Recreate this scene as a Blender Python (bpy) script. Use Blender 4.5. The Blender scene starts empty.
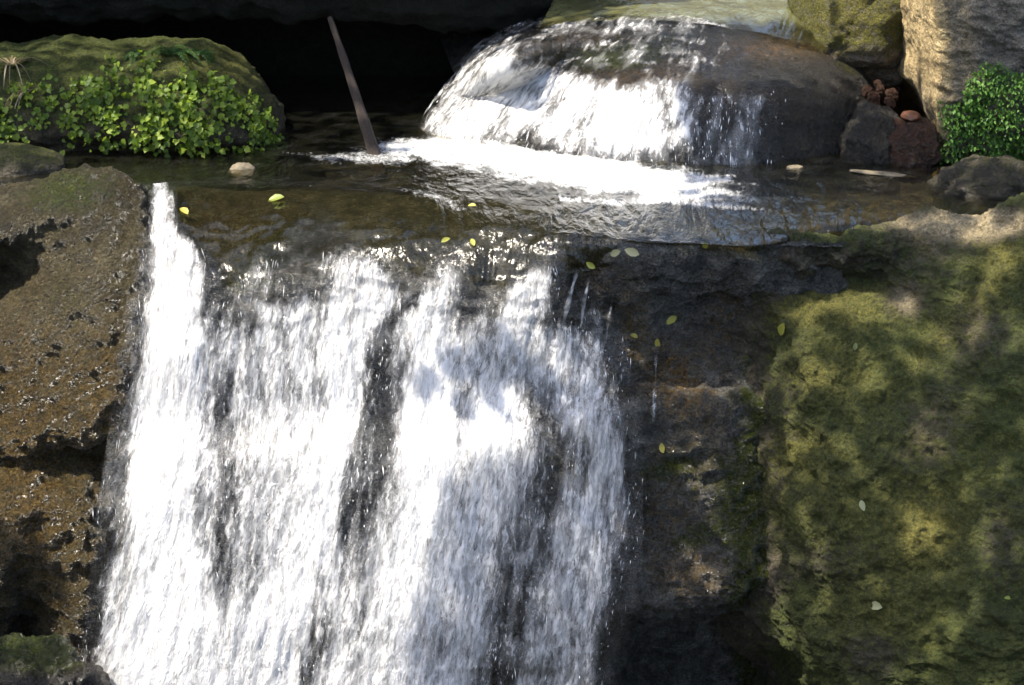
import bpy, math, random
import numpy as np
from mathutils import Vector, noise as mnoise
from mathutils.bvhtree import BVHTree

RNG = np.random.default_rng(7)
random.seed(7)
SC = bpy.context.scene
COL = SC.collection

# ------------------------------------------------------------------ camera
CAM = np.array([0.0, -9.65, 2.9]); PITCH = math.radians(20.0); LENS = 66.1
F = 1024 * LENS / 36.0
cd = bpy.data.cameras.new('camera'); cam = bpy.data.objects.new('camera', cd); COL.objects.link(cam)
cam.location = CAM; cam.rotation_euler = (math.radians(90) - PITCH, 0, 0)
cd.lens = LENS; cd.sensor_width = 36; cd.clip_end = 500; cd.clip_start = 0.1
cd.dof.use_dof = True; cd.dof.focus_distance = 10.0; cd.dof.aperture_fstop = 4.0
SC.camera = cam

# ------------------------------------------------------------------ sky, sun, exposure
SUN = np.array([-0.47, -0.20, 0.86]); SUN /= np.linalg.norm(SUN)          # towards the sun
w = bpy.data.worlds.new('World'); SC.world = w; w.use_nodes = True
wn = w.node_tree; bg = wn.nodes['Background']
sky = wn.nodes.new('ShaderNodeTexSky'); sky.sky_type = 'NISHITA'; sky.sun_disc = False; sky.ozone_density = 0.4; sky.dust_density = 2.0
sky.sun_elevation = math.asin(SUN[2]); sky.sun_rotation = math.atan2(SUN[0], SUN[1])
wn.links.new(sky.outputs[0], bg.inputs[0]); bg.inputs[1].default_value = 0.15
sl = bpy.data.lights.new('sun', 'SUN'); sl.energy = 4.2; sl.angle = math.radians(0.53); sl.color = (1.0, 0.92, 0.78)
so = bpy.data.objects.new('sun', sl); COL.objects.link(so)
so.rotation_euler = Vector(SUN).to_track_quat('Z', 'Y').to_euler(); so.location = (-6, -3, 12)
SC.view_settings.view_transform = 'Standard'; SC.view_settings.look = 'None'
SC.view_settings.gamma = 1.0; SC.view_settings.exposure = 1.6
SC.cycles.transparent_max_bounces = 24; SC.cycles.max_bounces = 7; SC.cycles.diffuse_bounces = 3
SC.cycles.glossy_bounces = 3; SC.cycles.transmission_bounces = 4; SC.cycles.sample_clamp_indirect = 4.0
SC.cycles.caustics_reflective = False; SC.cycles.caustics_refractive = False

# ------------------------------------------------------------------ surveying helpers (pixel of the photograph + distance -> world metres)
FW = np.array([0, math.cos(PITCH), -math.sin(PITCH)]); UP = np.array([0, math.sin(PITCH), math.cos(PITCH)])
def ray(px, py): return FW + np.array([1.0, 0, 0]) * ((px - 512) / F) + UP * ((342.5 - py) / F)
def p(px, py, Y):
    d = ray(px, py); return CAM + d * ((Y - CAM[1]) / d[1])
def r(px, py, z=0.0):
    d = ray(px, py); return CAM + d * ((z - CAM[2]) / d[2])
def q(px, Y, z):
    dep = (Y - CAM[1]) * FW[1] + (z - CAM[2]) * FW[2]
    return np.array([(px - 512) / F * dep, Y, z])
def proj(P):
    d = P - CAM; dep = d @ FW
    return 512 + F * d[:, 0] / dep, 342.5 - F * (d @ UP) / dep

# ------------------------------------------------------------------ noise
_perm = np.random.default_rng(3).permutation(256); _perm = np.concatenate([_perm, _perm, _perm])
_grad = np.random.default_rng(4).normal(size=(256, 3)); _grad /= np.linalg.norm(_grad, axis=1)[:, None]
def pn(P):
    i = np.floor(P).astype(int); f = P - i; i &= 255
    u = f * f * f * (f * (f * 6 - 15) + 10); out = 0
    for dx in (0, 1):
        wx = u[:, 0] if dx else 1 - u[:, 0]
        for dy in (0, 1):
            wy = u[:, 1] if dy else 1 - u[:, 1]
            for dz in (0, 1):
                wz = u[:, 2] if dz else 1 - u[:, 2]
                h = _perm[_perm[_perm[i[:, 0] + dx] + i[:, 1] + dy] + i[:, 2] + dz]
                out = out + wx * wy * wz * ((f - (dx, dy, dz)) * _grad[h]).sum(1)
    return out * 1.6
def fbm(P, s, o=5, g=0.5, ridge=False, off=0.0):
    a, t, n = 1.0, 0.0, 0.0
    for k in range(o):
        v = pn(P * s * 2.03 ** k + off + k * 17.3)
        if ridge: v = 1 - 2 * np.abs(v)
        t = t + a * v; n += a; a *= g
    return t / n
def sstep(a, b, x):
    t = np.clip((x - a) / (b - a), 0, 1); return t * t * (3 - 2 * t)
def blob(X, Y, cx, cy, rx, ry, rot=0.0):
    c, s = math.cos(math.radians(rot)), math.sin(math.radians(rot))
    u = ((X - cx) * c + (Y - cy) * s) / rx; v = (-(X - cx) * s + (Y - cy) * c) / ry
    return np.exp(-(u * u + v * v))
def inpoly(X, Y, poly):
    ins = np.zeros(X.shape, bool); n = len(poly)
    for i in range(n):
        x0, y0 = poly[i]; x1, y1 = poly[(i + 1) % n]
        if y0 == y1: continue
        c = ((y0 > Y) != (y1 > Y)) & (X < (x1 - x0) * (Y - y0) / (y1 - y0) + x0); ins ^= c
    return ins

# ------------------------------------------------------------------ mesh helpers
def tag(o, label=None, cat=None, group=None, kind=None):
    for k, v in (('label', label), ('category', cat), ('group', group), ('kind', kind)):
        if v: o[k] = v
    return o
def link(name, V, faces, mat, parent=None, smooth=True, attrs=None, origin=None, fs=4):
    """faces: (n,k) array or list; V world coordinates; the origin goes to the middle of its base."""
    V = np.asarray(V, float)
    if parent is not None: org = np.array(parent.location)
    elif origin is not None: org = np.array(origin, float)
    else: org = np.array([(V[:, 0].min() + V[:, 0].max()) / 2, (V[:, 1].min() + V[:, 1].max()) / 2, V[:, 2].min()])
    me = bpy.data.meshes.new(name)
    Fa = np.asarray(faces, np.int32)
    me.vertices.add(len(V)); me.vertices.foreach_set('co', (V - org).astype(np.float32).ravel())
    me.loops.add(Fa.size); me.loops.foreach_set('vertex_index', Fa.ravel())
    me.polygons.add(len(Fa))
    me.polygons.foreach_set('loop_start', np.arange(0, Fa.size, Fa.shape[1], dtype=np.int32))
    me.polygons.foreach_set('use_smooth', np.full(len(Fa), smooth))
    me.update(calc_edges=True); me.validate()
    for k, v in (attrs or {}).items():
        if v.ndim == 1:
            a = me.attributes.new(k, 'FLOAT', 'POINT'); a.data.foreach_set('value', v.astype(np.float32))
        else:
            a = me.attributes.new(k, 'FLOAT_VECTOR', 'POINT'); a.data.foreach_set('vector', v.astype(np.float32).ravel())
    me.materials.append(mat)
    o = bpy.data.objects.new(name, me); COL.objects.link(o)
    if parent is not None: o.parent = parent
    else: o.location = org
    return o
def empty(name, loc):
    o = bpy.data.objects.new(name, None); COL.objects.link(o); o.location = loc; o.empty_display_size = 0.1; return o
def crom(P, t):
    """Catmull-Rom through P (n,...) at parameters t in [0,n-1]."""
    n = len(P); i = np.clip(np.floor(t).astype(int), 0, n - 2); f = (t - i)
    f = f.reshape((-1,) + (1,) * (P.ndim - 1))
    a, b, c, d = P[np.clip(i - 1, 0, n - 1)], P[i], P[i + 1], P[np.clip(i + 2, 0, n - 1)]
    return 0.5 * (2 * b + (c - a) * f + (2 * a - 5 * b + 4 * c - d) * f ** 2 + (3 * b - a - 3 * c + d) * f ** 3)
def patch(rows, res):
    """smooth surface through a grid of points; returns (V (nv,nu,3), faces, param (nv,nu,2) in metres)."""
    G = np.array(rows, float)
    def params(G):
        L = np.linalg.norm(np.diff(G, axis=0), axis=2).max(axis=1)
        cnt = np.maximum(2, np.ceil(np.minimum(L, 2.2) / res).astype(int))
        return np.concatenate([np.arange(c) / c + k for k, c in enumerate(cnt)] + [[len(G) - 1.0]])
    tv = params(G); tu = params(np.swapaxes(G, 0, 1))
    A = crom(G, tv); S = np.swapaxes(crom(np.swapaxes(A, 0, 1), tu), 0, 1)
    return S, tu, tv
def quads(nv, nu):
    i = np.arange(nv * nu).reshape(nv, nu)
    return np.stack([i[:-1, :-1].ravel(), i[1:, :-1].ravel(), i[1:, 1:].ravel(), i[:-1, 1:].ravel()], 1)
def gnormals(S):
    du = np.gradient(S, axis=1); dv = np.gradient(S, axis=0)
    n = np.cross(dv, du); return n / (np.linalg.norm(n, axis=2, keepdims=True) + 1e-9)
def smooth_normals(S):
    n = gnormals(S)
    for _ in range(6):
        for ax in (0, 1):
            m = n.copy(); 
            sl0 = [slice(None)] * 3; sl1 = [slice(None)] * 3
            sl0[ax] = slice(1, None); sl1[ax] = slice(None, -1)
            m[tuple(sl0)] += n[tuple(sl1)]; m[tuple(sl1)] += n[tuple(sl0)]; n = m
    return n / (np.linalg.norm(n, axis=2, keepdims=True) + 1e-9)

# ------------------------------------------------------------------ materials
class NB:
    def __init__(s, name):
        s.m = bpy.data.materials.new(name); s.m.use_nodes = True; s.t = s.m.node_tree; s.t.nodes.clear()
        s.out = s.t.nodes.new('ShaderNodeOutputMaterial')
    def n(s, typ, ins=None, **kw):
        nd = s.t.nodes.new('ShaderNode' + typ)
        for k, v in kw.items(): setattr(nd, k, v)
        for k, v in (ins or {}).items(): s.put(nd.inputs[k], v)
        return nd
    def put(s, sock, v):
        if isinstance(v, bpy.types.NodeSocket): s.t.links.new(v, sock)
        elif isinstance(v, bpy.types.Node): s.t.links.new(v.outputs[0], sock)
        else:
            if sock.type == 'RGBA' and len(v) == 3: v = (*v, 1)
            sock.default_value = v
    def math(s, op, a, b=0.0, c=0.0, clamp=False):
        nd = s.n('Math', {0: a, 1: b, 2: c}, operation=op); nd.use_clamp = clamp; return nd.outputs[0]
    def noise(s, co, scale, detail=5, rough=0.55, dist=0.0):
        return s.n('TexNoise', {'Vector': co, 'Scale': scale, 'Detail': detail, 'Roughness': rough, 'Distortion': dist}).outputs[0]
    def vor(s, co, scale, feature='F1', out='Distance', rnd=1.0):
        return s.n('TexVoronoi', {'Vector': co, 'Scale': scale, 'Randomness': rnd}, feature=feature).outputs[out]
    def ramp(s, fac, stops, interp='LINEAR'):
        nd = s.n('ValToRGB', {0: fac}); cr = nd.color_ramp; cr.interpolation = interp
        while len(cr.elements) < len(stops): cr.elements.new(0.5)
        for e, (pos, c) in zip(cr.elements, stops): e.position = pos; e.color = (*c, 1) if len(c) == 3 else c
        return nd.outputs[0]
    def mix(s, fac, a, b, blend='MIX'):
        nd = s.n('Mix', data_type='RGBA', blend_type=blend)
        s.put(nd.inputs[0], fac); s.put(nd.inputs[6], a); s.put(nd.inputs[7], b); return nd.outputs[2]
    def rng(s, v, a, b, c=0.0, d=1.0, smooth=False):
        nd = s.n('MapRange', {'Value': v, 'From Min': a, 'From Max': b, 'To Min': c, 'To Max': d})
        if smooth: nd.interpolation_type = 'SMOOTHSTEP'
        return nd.outputs[0]
    def attr(s, name, out='Fac'): return s.n('Attribute', attribute_name=name).outputs[out]
    def obj(s): return s.n('TexCoord').outputs['Object']
    def scale(s, co, v): return s.n('Mapping', {'Vector': co, 'Scale': v}).outputs[0]
    def done(s, shader):
        s.put(s.out.inputs[0], shader); return s.m
def g3(v): return (v, v, v)

def rock_mat(name, dark, mid, light, moss=((.014, .024, .006), (.058, .074, .015), (.165, .165, .035)), gold=(.16, .09, .025), pale=(.42, .34, .2),
             fleck=.5, grain=1.0, spec=0.5, wetr=0.28, dry=0.9, mossgrain=1.0):
    b = NB(name); co = b.obj()
    n1 = b.noise(co, 2.2, 6, .6); n2 = b.noise(co, 11, 9, .65, .3); n3 = b.noise(co, 60, 6, .6); nm = b.noise(co, 26, 8, .7)
    v = b.math('ADD', b.math('MULTIPLY', n1, .45), b.math('MULTIPLY', n2, .55))
    c = b.ramp(v, [(.32, dark), (.5, mid), (.68, light)])
    c = b.mix(b.rng(n3, .35, .65, .0, .45), c, b.ramp(n2, [(.35, tuple(x * .45 for x in dark)), (.65, light)]))
    ga = b.math('MULTIPLY', b.attr('gold'), b.rng(nm, .38, .62, 0, 1.15), clamp=True)
    c = b.mix(ga, c, b.ramp(n3, [(.3, tuple(x * .3 for x in gold)), (.55, gold), (.8, tuple(x * 1.7 for x in gold))]))
    pa = b.math('MULTIPLY', b.attr('pale'), b.rng(nm, .3, .6, .1, 1.1), clamp=True)
    c = b.mix(pa, c, b.ramp(n2, [(.3, tuple(x * .55 for x in pale)), (.6, pale)]))
    ma = b.rng(b.math('ADD', b.attr('moss'), b.math('MULTIPLY', b.math('SUBTRACT', nm, .5), 1.1)), .3, .7, 0, 1, True)
    my = b.attr('yellow')
    mc = b.ramp(b.math('ADD', b.math('MULTIPLY', b.math('ADD', n3, nm), .42), b.math('MULTIPLY', b.math('SUBTRACT', n1, .45), .35)),
                [(.28, moss[0]), (.45, moss[1]), (.68, moss[2])])
    mc = b.mix(b.math('MULTIPLY', my, b.rng(nm, .3, .6, .3, 1)), mc, b.ramp(n3, [(.3, (.08, .075, .015)), (.6, (.24, .21, .045)), (.8, (.34, .3, .1))]))
    c = b.mix(ma, c, mc)
    gm = b.rng(b.noise(co, 75 * (1 + .0 * grain), 6, .78), .32, .68, 1 - .5 * min(1.2, grain), 1 + .55 * min(1.4, grain)); c = b.mix(b.math('SUBTRACT', 1.0, b.math('MULTIPLY', ma, .5)), c, b.mix(1.0, c, b.n('CombineColor', {0: gm, 1: gm, 2: gm}), 'MULTIPLY'))
    fl = b.noise(co, 190, 3, .7)
    c = b.mix(b.rng(fl, .56, .72, 0, fleck), c, b.mix(ma, b.mix(.5, c, light), b.mix(.4, c, (.3, .3, .16))))
    c = b.mix(b.rng(b.noise(co, 95, 4, .7), .5, .36, 0, .6), c, b.mix(.75, c, (.004, .004, .003)))
    wet = b.attr('wet')
    rg = b.rng(b.math('ADD', wet, b.math('MULTIPLY', b.math('SUBTRACT', n2, .5), .6)), .1, .9, dry, wetr)
    dk = b.rng(wet, 0, 1, 1.0, .7)
    c = b.mix(1.0, c, b.n('CombineColor', {0: dk, 1: dk, 2: dk}), 'MULTIPLY')
    pb = b.vor(co, 55, 'SMOOTH_F1'); pb2 = b.vor(b.n('VectorMath', {0: co, 1: b.n('TexNoise', {'Vector': co, 'Scale': 20.0}).outputs[1]}, operation='ADD').outputs[0], 26)
    h = b.math('ADD', b.math('MULTIPLY', n3, .7 * grain), b.math('MULTIPLY', n2, 1.0))
    h = b.math('ADD', h, b.math('MULTIPLY', pb, .5 * grain)); h = b.math('ADD', h, b.math('MULTIPLY', pb2, -.3 * grain))
    fine = b.noise(b.scale(co, (1, 1, .55)), 80 * mossgrain, 6, .75)
    h = b.math('ADD', h, b.math('MULTIPLY', b.math('MULTIPLY', fine, ma), 1.6))
    bump = b.n('Bump', {'Strength': .9, 'Distance': .045 + .012 * (grain > 1), 'Height': h})
    bs = b.n('BsdfPrincipled', {'Base Color': c, 'Roughness': rg, 'Normal': bump, 'Specular IOR Level': b.rng(wet, 0, 1, .2, spec)})
    return b.done(bs)

def water_mat(name, bed, tint, foam_attr=True, rough=0.17, rip=(9, 30), bstr=.25, body=.25):
    """clear stream water: Fresnel reflection over a tinted see-through body, with foam and painted sheen where the 'foam' attribute says there is some"""
    b = NB(name); co = b.attr('flow', 'Vector')
    n1 = b.noise(b.scale(co, (rip[0], rip[0] * .45, 1)), 1.0, 4, .55, .6); n2 = b.noise(b.scale(co, (rip[1], rip[1] * .5, 1)), 1.0, 4, .6, .8)
    h = b.math('ADD', n1, b.math('MULTIPLY', n2, .18))
    bump = b.n('Bump', {'Strength': 1.0, 'Distance': bstr * .1, 'Height': h})
    fr = b.n('Fresnel', {'IOR': 1.33, 'Normal': bump})
    gl = b.n('BsdfGlossy', {'Color': g3(1.0), 'Roughness': rough, 'Normal': bump})
    tr = b.n('BsdfTransparent', {'Color': tint})
    df = b.n('BsdfDiffuse', {'Color': bed, 'Normal': bump})
    under = b.n('MixShader', {0: b.math('MULTIPLY', b.attr('depth'), body), 1: tr, 2: df})
    sh = b.n('MixShader', {0: b.math('MULTIPLY', fr, 1.4, 0.0, True), 1: under, 2: gl})
    f = b.attr('foam')
    f1 = b.noise(b.scale(co, (26, 11, 1)), 1.0, 7, .68, 1.2); f2 = b.noise(b.scale(co, (80, 30, 1)), 1.0, 5, .65, .8)
    fv = b.math('ADD', b.math('MULTIPLY', f1, .65), b.math('MULTIPLY', f2, .35))
    fv = b.math('ADD', b.math('MULTIPLY', b.math('SUBTRACT', fv, .5), 1.0), .5)
    a = b.rng(b.math('ADD', fv, b.math('MULTIPLY', b.math('SUBTRACT', f, .5), .8)), .5, 1.0, 0, .95)
    a = b.math('POWER', a, 1.2)
    a = b.math('MULTIPLY', a, b.rng(f, .02, .3), clamp=True)
    fb = b.n('Bump', {'Strength': .8, 'Distance': .013, 'Height': fv})
    fo = b.n('BsdfDiffuse', {'Color': (.82, .83, .84), 'Normal': fb})
    return b.done(b.n('MixShader', {0: a, 1: sh, 2: fo}))

def fall_mat(name, su=44, sv=12, gain=.3, film=1.0, white=.78):
    """falling white water: broken, stretched foam over a clear film; how much foam and painted glint is in the 'foam' attribute"""
    b = NB(name); co = b.attr('flow', 'Vector')
    w1 = b.n('TexNoise', {'Vector': b.scale(co, (13, 8, 1)), 'Scale': 1.0, 'Detail': 4}).outputs[1]
    cw = b.n('VectorMath', {0: co, 1: b.n('VectorMath', {0: b.n('VectorMath', {0: w1, 1: (.5, .5, .5)}, operation='SUBTRACT').outputs[0], 1: (.045, .09, 0)}, operation='MULTIPLY').outputs[0]}, operation='ADD').outputs[0]
    s1 = b.noise(b.scale(cw, (su, sv, 1)), 1.0, 6, .62, .3)
    s2 = b.noise(b.scale(cw, (su * .26, sv * .24, 1)), 1.0, 5, .6, .6)
    s3 = b.noise(b.scale(cw, (su * 2.6, sv * 3.0, 1)), 1.0, 4, .6, .9)
    fv = b.math('ADD', b.math('MULTIPLY', s1, .46), b.math('ADD', b.math('MULTIPLY', s2, .36), b.math('MULTIPLY', s3, .18)))
    fv = b.math('ADD', b.math('MULTIPLY', b.math('SUBTRACT', fv, .5), 2.0), .5)
    f = b.attr('foam')
    a = b.rng(b.math('ADD', fv, b.math('MULTIPLY', b.math('SUBTRACT', f, .56), .8)), .5 - gain * .4, .5 + gain * 1.1, 0, 1, True)
    veil = b.rng(b.math('ADD', b.math('MULTIPLY', f, .9), b.math('MULTIPLY', b.math('SUBTRACT', s2, .5), 1.2)), .35, 1.0, 0, .5)
    a = b.math('MAXIMUM', a, veil)
    a = b.math('MULTIPLY', a, b.rng(f, .03, .25), clamp=True)
    hb = b.n('Bump', {'Strength': 1.0, 'Distance': .02, 'Height': fv})
    df = b.n('BsdfDiffuse', {'Color': (white, white, white * 1.01), 'Normal': hb})
    tl = b.n('BsdfTranslucent', {'Color': (white, white, white), 'Normal': hb})
    gl = b.n('BsdfGlossy', {'Color': g3(.9), 'Roughness': .18, 'Normal': hb})
    body = b.n('MixShader', {0: .35, 1: df, 2: tl}); body = b.n('MixShader', {0: .07, 1: body, 2: gl})
    fr = b.n('Fresnel', {'IOR': 1.33, 'Normal': hb})
    film_s = b.n('MixShader', {0: b.math('MULTIPLY', b.math('MULTIPLY', fr, film), b.rng(f, 0, .1), clamp=True), 1: b.n('BsdfTransparent'), 2: b.n('BsdfGlossy', {'Roughness': .14, 'Normal': hb})})
    return b.done(b.n('MixShader', {0: a, 1: film_s, 2: body}))

def leaf_mat(name, c0, c1, c2, trans=.45, rough=.45):
    b = NB(name); rnd = b.attr('rnd'); co = b.obj()
    c = b.ramp(b.math('ADD', b.math('MULTIPLY', rnd, .75), b.math('MULTIPLY', b.noise(co, 30, 2), .25)), [(.1, c0), (.5, c1), (.9, c2)])
    pr = b.n('BsdfPrincipled', {'Base Color': c, 'Roughness': rough, 'Specular IOR Level': .3})
    tl = b.n('BsdfTranslucent', {'Color': b.mix(.5, c, (.3, .42, .03))})
    return b.done(b.n('MixShader', {0: trans, 1: pr, 2: tl}))
def plain(name, col, rough=.8, bump=.0, bscale=40, var=.4, stretch=(1, 1, 1)):
    b = NB(name); co = b.scale(b.obj(), stretch); n = b.noise(co, bscale, 7, .65)
    c = b.ramp(n, [(.3, tuple(x * (1 - var) for x in col)), (.7, tuple(min(1, x * (1 + var)) for x in col))])
    bs = b.n('BsdfPrincipled', {'Base Color': c, 'Roughness': rough, 'Normal': b.n('Bump', {'Strength': .8, 'Distance': max(bump, .001), 'Height': n})})
    return b.done(bs)

M_ledge = rock_mat('wet ledge rock', (.024, .025, .024), (.1, .099, .09), (.3, .295, .265), gold=(.17, .1, .026), wetr=.13, grain=1.5, spec=.9)
M_crust = rock_mat('crusty brown rock', (.02, .016, .008), (.068, .056, .028), (.18, .15, .085), gold=(.17, .11, .036), grain=1.9, wetr=.22, spec=.6)
M_moss = rock_mat('moss covered rock', (.02, .018, .013), (.06, .05, .035), (.14, .12, .08), mossgrain=.8, grain=.8)
M_boul = rock_mat('dark boulder', (.007, .006, .005), (.019, .017, .013), (.055, .047, .034), fleck=.15, grain=.6, wetr=.25)
M_cliff = rock_mat('grey cliff rock', (.07, .064, .055), (.16, .145, .12), (.27, .245, .2), pale=(.58, .44, .23), gold=(.36, .2, .06))
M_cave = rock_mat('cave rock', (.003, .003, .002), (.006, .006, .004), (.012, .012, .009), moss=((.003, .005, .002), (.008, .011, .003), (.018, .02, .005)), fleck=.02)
M_red = rock_mat('red brown stone', (.02, .01, .006), (.06, .028, .016), (.1, .05, .03), wetr=.25, fleck=.1)
def paint_w(P, N, X, Y, a): a['wet'][:] = .8
M_orange = plain('orange stone', (.08, .028, .012), .6, .01, 20, .4)
M_tan = plain('tan stone', (.13, .105, .065), .7, .01, 25, .4)
M_pool = water_mat('pool water', (.03, .03, .014), (.62, .58, .4), rip=(7, 22), bstr=.4, body=.1)
M_stream = water_mat('stream water', (.15, .15, .06), (.7, .66, .42), rip=(7, 22), bstr=.35, body=.65)
M_fall = fall_mat('white falling water')
M_fall2 = fall_mat('white sliding water', su=32, sv=10)
M_drop = NB('water drops')
M_drop = M_drop.done(M_drop.n('BsdfPrincipled', {'Base Color': (.85, .86, .87), 'Roughness': .25, 'Subsurface Weight': 0.0}))
M_soil = plain('dark forest soil', (.03, .026, .016), .95, .03, 6, .6)
M_wood = plain('weathered wood', (.018, .011, .007), .9, .006, 14, .55, (6, 6, .6))
M_ivy = leaf_mat('broad green leaf', (.035, .065, .01), (.11, .18, .02), (.26, .33, .04), .5)
M_hair = leaf_mat('small fresh green leaf', (.03, .085, .015), (.07, .16, .025), (.13, .25, .045))
M_fern = leaf_mat('fern leaf', (.015, .045, .012), (.035, .085, .03), (.07, .13, .05))
M_dryg = leaf_mat('dry leaf', (.06, .045, .025), (.13, .1, .06), (.26, .21, .14), .2)
M_canopy = leaf_mat('tree leaf', (.03, .06, .012), (.05, .09, .018), (.07, .12, .02), .12)
M_bark = plain('tree bark', (.07, .055, .04), .9, .02, 10, .5, (4, 4, .7))
M_fallen = leaf_mat('fallen yellow leaf', (.12, .17, .025), (.28, .28, .05), (.42, .34, .08), .3)
M_fallenp = leaf_mat('fallen pale leaf', (.2, .23, .1), (.26, .27, .14), (.34, .32, .18), .25)

# ------------------------------------------------------------------ rock builders
SOLID = []          # (V, F) of everything solid, for scattering and for the canopy
def rock_patch(name, rows, mat, label, cat, res=.009, amp=.05, scale=2.6, fine=.010, paint=None, ridge=.0, flip=False, strat=0.0, knob=0.0, mask=None, extra=None):
    S, tu, tv = patch(rows, res); nv, nu = S.shape[:2]
    N = smooth_normals(S)
    if flip: N = -N
    P = S.reshape(-1, 3); Nf = N.reshape(-1, 3)
    px0, py0 = proj(P)
    k = np.ones(len(P)) if mask is None else mask(px0, py0)
    d = amp * fbm(P, scale, 6, .52)
    if ridge: d += ridge * (fbm(P * (1, 1, 1.6), scale * 1.7, 4, .5, True, 5.1) - .3)
    if strat: d += strat * (1 if strat < 0 else sstep(620, 560, px0)) * fbm(P * (.35, .35, 1.94), 3.2, 4, .5, False, 9.1)
    if knob: d += .8 * knob * pn(P * 14 + 3) + knob * .22 * pn(P * 31 + 9)
    d += fine * (fbm(P, 22, 5, .65, False, 2.2) - .08 * np.abs(fbm(P, 12, 3, .6, False, 6.2)))
    d = d * k
    if extra: d = d + extra(P)
    P = P + Nf * d[:, None]
    px, py = proj(P)
    at = {kk: np.zeros(len(P)) for kk in ('moss', 'wet', 'gold', 'pale', 'yellow')}
    if paint: paint(P, Nf, px, py, at)
    Fq = quads(nv, nu)
    if flip: Fq = Fq[:, ::-1]
    o = link(name, P, Fq, mat, attrs=at)
    if cat: tag(o, label, cat)
    SOLID.append((P, Fq)); return o, S, N
def ico(sub):
    import bmesh
    bm = bmesh.new(); bmesh.ops.create_icosphere(bm, subdivisions=sub, radius=1)
    V = np.array([v.co[:] for v in bm.verts]); Fa = np.array([[v.index for v in f.verts] for f in bm.faces]); bm.free(); return V, Fa
ICO = {k: ico(k) for k in (1, 2, 4, 5, 6)}
def boulder(name, c, rad, mat, label, cat, sub=5, amp=.12, scale=1.5, rot=(0, 0, 0), paint=None, sq=2.0, fine=.006, group=None):
    V, Fa = ICO[sub]
    D = np.sign(V) * np.abs(V) ** (2 / sq) if sq != 2 else V
    from mathutils import Euler
    R = np.array(Euler([math.radians(a) for a in rot]).to_matrix())
    off = np.array(c) * 3.1
    d = 1 + amp * fbm(V * scale + off, 1.0, 5, .5)
    P = (D * np.array(rad) * d[:, None]) @ R.T + np.array(c)
    Nn = (V / np.array(rad)) @ R.T; Nn /= np.linalg.norm(Nn, axis=1)[:, None]
    P = P + Nn * (fine * fbm(P, 20, 4, .6))[:, None]
    px, py = proj(P); at = {kk: np.zeros(len(P)) for kk in ('moss', 'wet', 'gold', 'pale', 'yellow')}
    if paint: paint(P, Nn, px, py, at)
    o = link(name, P, Fa, mat, attrs=at); tag(o, label, cat, group); SOLID.append((P, Fa)); return o

# ------------------------------------------------------------------ the setting: ground and hillside
g = 60.0
gx, gy = np.meshgrid(np.linspace(-g, g, 121), np.linspace(-g, g, 121)); P = np.stack([gx.ravel(), gy.ravel(), np.zeros(gx.size)], 1)
hill = sstep(4.2, 16, P[:, 1]) * 9 + sstep(-3.0, -14, P[:, 0] + .2 * P[:, 1]) * 7 + sstep(4.5, 14, P[:, 0]) * 7
P[:, 2] = -3.4 + hill + .35 * fbm(P, .4, 4) * sstep(0, 1, hill)
link('ground', P, quads(121, 121)[:, ::-1], M_soil, origin=(0, 0, -3.4))['kind'] = 'structure'

def lumps(P): return .05 * fbm(P, 1.9, 2, .45, False, 3.3)
# ------------------------------------------------------------------ rock ledge under the lower fall
def paint_ledge(P, N, X, Y, a):
    a['wet'][:] = .75
    a['gold'] += .8 * blob(X, Y, 240, 225, 70, 22) + 1.0 * blob(X, Y, 630, 330, 18, 45) + 1.1 * blob(X, Y, 668, 370, 30, 30) + .8 * blob(X, Y, 590, 275, 25, 20)
    a['gold'] += .6 * blob(X, Y, 660, 520, 45, 60) + .7 * blob(X, Y, 700, 580, 40, 25) + .5 * blob(X, Y, 730, 300, 25, 40) + .5 * blob(X, Y, 700, 440, 30, 40) + .5 * blob(X, Y, 290, 400, 30, 60)
    a['moss'] += .42 * blob(X, Y, 700, 480, 50, 60) + .8 * sstep(705, 770, X + 25 * fbm(P, 4.0, 3)) * sstep(300, 340, Y); a['pale'] += .3 * blob(X, Y, 690, 450, 50, 60)
    a['moss'] += .75 * blob(X, Y, 255, 275, 45, 22, -15) + .5 * blob(X, Y, 290, 230, 90, 30) + .45 * blob(X, Y, 690, 540, 40, 14, -25) + .4 * blob(X, Y, 655, 470, 40, 14, -20) + .4 * blob(X, Y, 750, 600, 40, 60) + .35 * blob(X, Y, 700, 240, 90, 10)
    a['pale'] += .35 * blob(X, Y, 640, 325, 10, 40) + .3 * blob(X, Y, 745, 510, 12, 25) + .25 * blob(X, Y, 700, 575, 45, 20)
    a['wet'] += .2; a['gold'] += .7 * blob(X, Y, 690, 400, 35, 25) + .5 * blob(X, Y, 720, 340, 25, 30)
c = [60, 150, 190, 240, 320, 430, 520, 580, 640, 700, 760, 830, 900]
def zr(pys, z): return [r(x, y, z) for x, y in zip(c, pys)]
def pr(pts): return [p(*t) for t in pts]
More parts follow.
